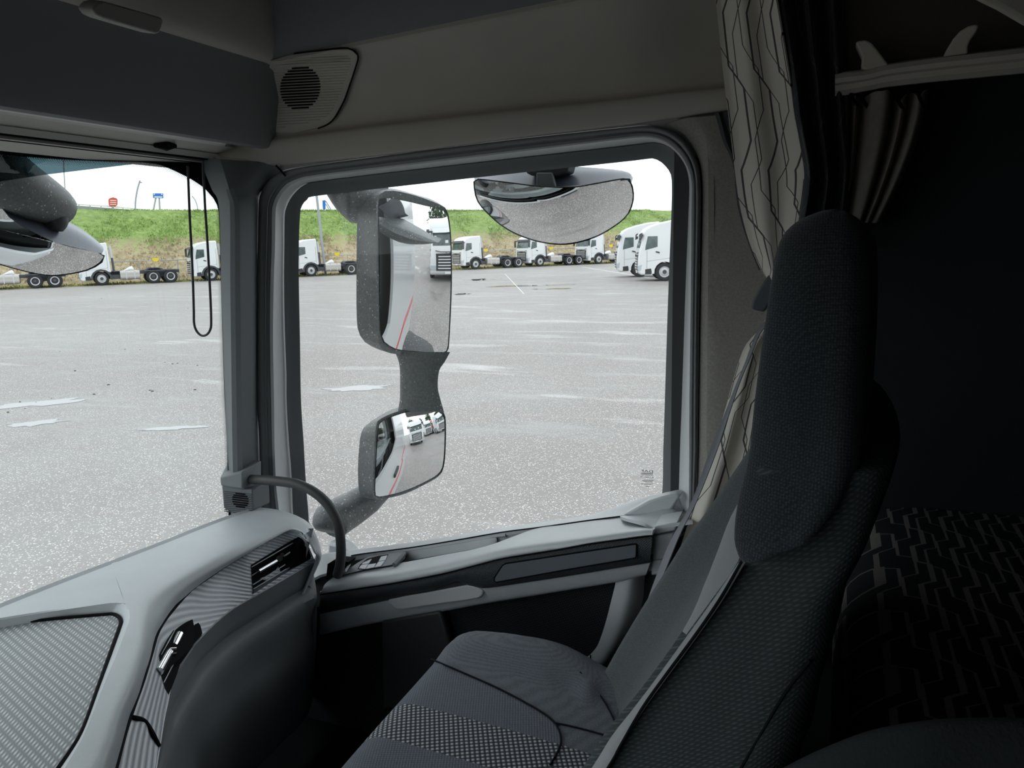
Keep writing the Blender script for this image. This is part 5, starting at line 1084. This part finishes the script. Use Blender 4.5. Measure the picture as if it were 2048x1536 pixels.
PF = [(1120, 1622), (1186, 1525), (1222, 1468), (1262, 1420), (1308, 1360), (1371, 1273), (1424, 1200), (1474, 1128)]
PR = [(1160, 1622), (1222, 1525), (1240, 1492), (1282, 1420), (1324, 1360), (1390, 1271), (1440, 1198), (1484, 1122)]
sheet('piping', [[at(*a, Y=YN+.008), at(*mid2(a, b, .5), Y=YN-.010), at(*b, Y=YN-.015)] for a, b in zip(PF, PR)], M['piping'], ST, 3, 4, .003, angle=0)
tube('stitch_line', [at(x, y, Y=YN-.014) for x, y in PR], .0014, SEAM, ST, 6, 3)
tube('stitch_line', [at(x, y, Y=YN-.017) for x, y in ((1480, 1540), (1520, 1470), (1570, 1386), (1620, 1322))], .0014, SEAM, ST, 6, 3)
HR = [(1488, 1130, 1640, 1060), (1479, 1090, 1690, 1000), (1486, 1020, 1720, 930), (1508, 925, 1726, 860), (1518, 827, 1732, 790), (1528, 742, 1736, 720), (1542, 639, 1740, 630), (1555, 554, 1740, 560), (1566, 496, 1738, 510), (1584, 461, 1732, 475), (1611, 437, 1722, 452), (1645, 422, 1706, 432), (1668, 417.5, 1692, 422)]
secs = []
for i, (fx, fy, rx, ry) in enumerate(HR):
    t = i/(len(HR)-1); yn = interp([(0, .635), (.15, .645), (.35, .70), (.6, .745), (1, .79)], t); yf = interp([(0, 1.15), (.3, 1.12), (.6, 1.08), (1, 1.02)], t)
    f = at(fx, fy, Y=yn); r_ = at(rx, ry, Y=yn); my = (yn+yf)/2
    def q(k_, y, dx=0): return V((f.x+(r_.x-f.x)*k_+dx, y, f.z+(r_.z-f.z)*k_))
    s_ = min(1, (1-t)*4+.15)
    secs.append([q(0, yn+.006*s_), q(0, yn+.05, -.008*s_), q(0, my, -.012*s_), q(0, yf-.05, -.008*s_), q(0, yf), q(.5, yf+.01*s_), q(1, yf-.005), q(1, my, .012*s_), q(1, yn+.008*s_), q(.5, yn-.012*s_)])
loft('headrest', secs, M['seat_head'], ST, 4, 3, angle=0)

# ================================================================ seat belt
SB = thing('seat_belt', 'grey seat belt hanging from the pillar guide to its metal tongue', 'seat belt', tuple(at(1255, 1400, Y=1.18)))
BLs = [(1541, 618), (1538, 634), (1515, 661), (1491, 722), (1472, 768), (1450, 825), (1420, 900), (1384, 1000), (1339, 1085), (1313, 1150), (1291, 1212), (1267, 1290), (1243, 1369)]
BRs = [(1546, 622), (1543, 640), (1519, 668), (1496, 724), (1477, 770), (1458, 827), (1433, 902), (1393, 1002), (1363, 1061), (1336, 1126), (1312, 1191), (1291, 1273), (1268, 1386)]
BY = [1.42, 1.415, 1.41, 1.40, 1.395, 1.388, 1.378, 1.36, 1.335, 1.31, 1.285, 1.25, 1.205]
sheet('webbing', [[aY(a, y), aY(mid2(a, b, .5), y-.001), aY(b, y-.006)] for a, b, y in zip(BLs, BRs, BY)], M['belt'], SB, 1, 4, .0016, angle=0)
GU = [(1558, 533), (1542, 543.5), (1528, 562), (1514.4, 584.5), (1506, 600), (1502, 615), (1507.6, 620.5), (1528, 624.5), (1536, 612), (1542, 601.6), (1552, 571), (1562, 545)]
prism('guide', [aY(p, 1.40) for p in GU], (0, .035, 0), mat('belt guide plastic', (.09, .10, .11), .5, .4), SB, .004, 3)
TG_ = [(1240, 1363.5), (1228, 1367), (1223, 1372), (1222.5, 1381), (1228, 1391), (1237, 1397), (1246.4, 1402), (1256, 1407), (1263.5, 1409), (1276, 1404), (1284, 1392), (1276, 1382), (1266, 1386), (1250, 1376)]
prism('tongue_grip', [aY(p, 1.19) for p in TG_], (.004, .012, -.004), mat('tongue plastic', (.32, .335, .37), .45, .4), SB, .002, 2)
to_ = [(1228, 1392), (1222, 1393), (1197, 1406.5), (1196.5, 1408.5), (1206, 1416), (1209, 1416), (1239, 1402.5), (1247, 1402)]
tn = prism('tongue', [aY(p, 1.192) for p in to_], (.001, .003, -.001), M['chrome'], SB, .0006)
prism('tongue_slot', [aY(p, 1.1915) for p in ((1203.5, 1407), (1211, 1403.5), (1215, 1408), (1207.5, 1411.5))], (0, .001, 0), M['gap'], tn)
prism('grip_slot', [aY(p, 1.1885) for p in ((1237, 1371.5), (1246, 1380), (1252, 1385), (1262, 1391), (1268, 1397), (1270, 1395), (1262, 1388), (1254, 1382), (1246, 1376))], (0, .002, 0), M['gap'], SB)
# ================================================================ curtains, bunk, rail
CU_ = thing('curtain', 'tan curtain with dark bent lines bunched at the door pillar', 'curtain', tuple(at(1500, 900, Y=1.42)))
cl_ = [(1428, -40), (1431.6, 0), (1441, 95), (1447.5, 158), (1457, 234), (1468, 329), (1479, 408), (1497, 480), (1521, 538), (1535, 560), (1541, 580)]
cr_ = [(1545, -40), (1552, 0), (1571, 111), (1581, 170), (1590, 237), (1609, 332), (1608, 380), (1598, 440), (1585, 500), (1572, 555), (1566, 580)]
def fold(l, r, n, y0, y1, amp, waves, ph=0):
    o = []
    for k_ in range(n):
        t = k_/(n-1); o.append(aY(mid2(l, r, t), y0+(y1-y0)*t+amp*sin(2*pi*waves*t+ph)))
    return o
rows = []
for i, (l, r) in enumerate(zip(cl_, cr_)):
    k_ = i/(len(cl_)-1); rows.append(fold(l, r, 11, 1.36+.05*k_, 1.31+.09*k_, .010-.004*k_, 1.6, .4+1.2*k_))
sheet('front_fold', rows, M['curtain'], CU_, 3, 4, .003, angle=0, uv=True)
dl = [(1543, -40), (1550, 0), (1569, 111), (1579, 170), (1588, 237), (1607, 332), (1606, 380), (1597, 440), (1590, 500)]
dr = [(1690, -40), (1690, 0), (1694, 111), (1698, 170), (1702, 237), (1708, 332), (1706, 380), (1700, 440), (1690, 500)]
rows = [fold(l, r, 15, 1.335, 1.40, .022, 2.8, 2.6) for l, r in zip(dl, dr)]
sheet('rear_fold', rows, M['curtain_shade'], CU_, 3, 4, .003, angle=0, uv=True)
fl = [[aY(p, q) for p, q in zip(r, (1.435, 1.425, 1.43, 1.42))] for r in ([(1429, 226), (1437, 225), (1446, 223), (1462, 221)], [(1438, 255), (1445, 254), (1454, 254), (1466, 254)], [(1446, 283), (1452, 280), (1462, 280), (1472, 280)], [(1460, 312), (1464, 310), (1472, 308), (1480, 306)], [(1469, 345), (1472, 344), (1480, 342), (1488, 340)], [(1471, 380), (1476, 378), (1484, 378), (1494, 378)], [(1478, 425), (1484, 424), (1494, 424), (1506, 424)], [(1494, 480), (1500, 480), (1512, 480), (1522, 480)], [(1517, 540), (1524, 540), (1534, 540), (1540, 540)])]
sheet('edge_fold', fl, M['curtain_shade'], CU_, 3, 3, .003, angle=0, uv=True)
ll = [(1538, 560), (1534, 610), (1526.6, 648), (1494, 686), (1480, 716), (1468, 754), (1455, 802), (1444, 840), (1425, 900), (1404, 960), (1384, 1020), (1366, 1078), (1350, 1130)]
lr = [(1580, 560), (1578, 610), (1576, 648), (1572, 686), (1568, 716), (1562, 754), (1556, 802), (1550, 840), (1545, 900), (1535, 960), (1520, 1020), (1500, 1078), (1490, 1130)]
rows = []
for i, (l, r) in enumerate(zip(ll, lr)):
    k_ = i/(len(ll)-1); rows.append(fold(l, r, 13, 1.437, 1.425, .003+.012*k_, 2.3, 1.0+k_))
sheet('lower_fold', rows, M['curtain'], CU_, 3, 4, .003, angle=0, uv=True)

BC = thing('curtain', 'dark pleated curtain hanging under the brown rail behind the headrest', 'curtain', tuple(at(1730, 440, Y=1.40)))
tops = [(1680, 186), (1693, 190), (1702, 196), (1712, 190), (1722, 198), (1736, 190), (1750, 183), (1764, 182), (1778, 180), (1786, 196), (1797, 203), (1808, 196), (1818, 186), (1832, 190), (1838, 200), (1850, 182), (1858, 178)]
dep = [1.42, 1.385, 1.42, 1.382, 1.42, 1.385, 1.372, 1.366, 1.372, 1.42, 1.388, 1.385, 1.42, 1.38, 1.372, 1.385, 1.43]
rows = []
for t in (0, .12, .28, .45, .62, .8, 1.0):
    row_ = []
    for (x, y), d in zip(tops, dep):
        xb = 1672+(x-1680)*(.50); yb = 445
        row_.append(aY((x+(xb-x)*(t**1.5), y+(yb-y)*t), 1.405+(d-1.405)*(1-.35*t)))
    rows.append(row_)
sheet('pleats', rows, mat('bunk curtain cloth', (.30, .275, .245), .95, .1, noise=(60, .1)), BC, 3, 3, .003, angle=0)
for x, y in ((1700, 196), (1722, 200), (1793, 204), (1836, 200)):
    tube('hook', [aY((x, y-16), 1.385), aY((x+3, y-4), 1.372), aY((x+8, y+6), 1.378), aY((x+13, y+14), 1.39)], .0028, M['gap'], BC, 6, 3)

RL = thing('bunk_rail', 'brown grey rail with two fin brackets on the upper bunk wall', 'rail', tuple(at(1850, 180, Y=1.40)))
rt = [(1670, 146), (1694, 142), (1730, 139), (1752, 134), (1777, 127), (1860, 115), (1938, 106), (2048, 93), (2140, 82)]
rb = [(1670, 192), (1691, 190), (1730, 182), (1752, 178), (1773, 174), (1860, 164), (1938, 156.5), (2048, 146), (2140, 137)]
sheet('rail', [[aY(p, 1.44) for p in rt], [aY(p, 1.365) for p in [(x, y+3) for x, y in rt]], [aY(mid2(p, q, .45), 1.36) for p, q in zip(rt, rb)], [aY(mid2(p, q, .55), 1.368) for p, q in zip(rt, rb)], [aY(p, 1.375) for p in rb], [aY(p, 1.45) for p in rb]], M['rail'], RL, 3, 2, .006, angle=30)
for fn in ([(1710, 84), (1718, 81), (1732, 79), (1744, 86), (1756, 100), (1774, 124), (1778, 130), (1732, 141), (1722, 136), (1724, 114)], [(1950.6, 48), (1958.5, 50.6), (1953, 64), (1941, 80), (1936, 92), (1936, 107), (1887, 113), (1893, 100), (1906, 78), (1920, 62), (1936, 52)]):
    prism('fin', [aY(p, 1.372) for p in fn], (0, .03, 0), M['rail'], RL, .004, 3)
UB = tag(prism('upper_bunk', [aY(p, 1.10) for p in ((1925, -12), (1962, 8), (1995, 24), (2050, 56), (2140, 110), (2200, -100), (1925, -100))], (.0, .25, .12), M['beige'], None, .01, 3), 'beige corner of the upper bunk at the roof', 'bunk')

BK_ = thing('lower_bunk', 'dark mattress with grey bent line pattern behind the seat', 'bunk', (.5, .6, 1.3))
ZB = 1.825
rows = []
for Y in [1.46, 1.3, 1.15, 1.0, .85, .7, .5, .2, -.2, -.7]:
    rows.append([V((.020, Y, ZB-.24)), V((.018, Y, ZB-.13)), V((.028, Y, ZB-.06)), V((.065, Y, ZB-.018)), V((.12, Y, ZB)), V((.2, Y, ZB+.004)), V((.5, Y, ZB+.004)), V((.9, Y, ZB)), V((1.03, Y, ZB))])
mt_ = sheet('mattress', rows, M['bunk'], BK_, 3, 3, .01, angle=0, uv=True)
for lp in mt_.data.loops:
    c_ = mt_.data.vertices[lp.vertex_index].co; mt_.data.uv_layers[0].data[lp.index].uv = ((c_.x+max(0, ZB-c_.z))/1.06, (1.46-c_.y)/2.16)
box('bunk_box', (.05, -.75, 1.14), (1.03, 1.44, 1.66), M['gap'], BK_)
# back of the driver's seat close to the camera
DS = thing('driver_seat', 'near black driver seat bolster at the bottom right corner', 'seat', tuple(at(1850, 1600, d=.5)))
ar = []
for x, y, d in ((1380, 1700, .62), (1480, 1585, .60), (1560, 1540, .585), (1640, 1500, .57), (1740, 1462, .555), (1850, 1442, .54), (1960, 1436, .53), (2070, 1438, .52), (2200, 1450, .51)):
    c = at(x, y, d=d); v_ = (c-CAM).normalized(); 
    ar.append([c, c+v_*.03+V((0, 0, -.006)), c+v_*.045+V((0, 0, -.05)), c+v_*.03+V((0, 0, -.12)), c+V((0, 0, -.16)), c-v_*.03+V((0, 0, -.12)), c-v_*.045+V((0, 0, -.05)), c-v_*.025+V((0, 0, -.008))])
loft('bolster', ar, M['rear_wall'], DS, 3, 4, angle=0)
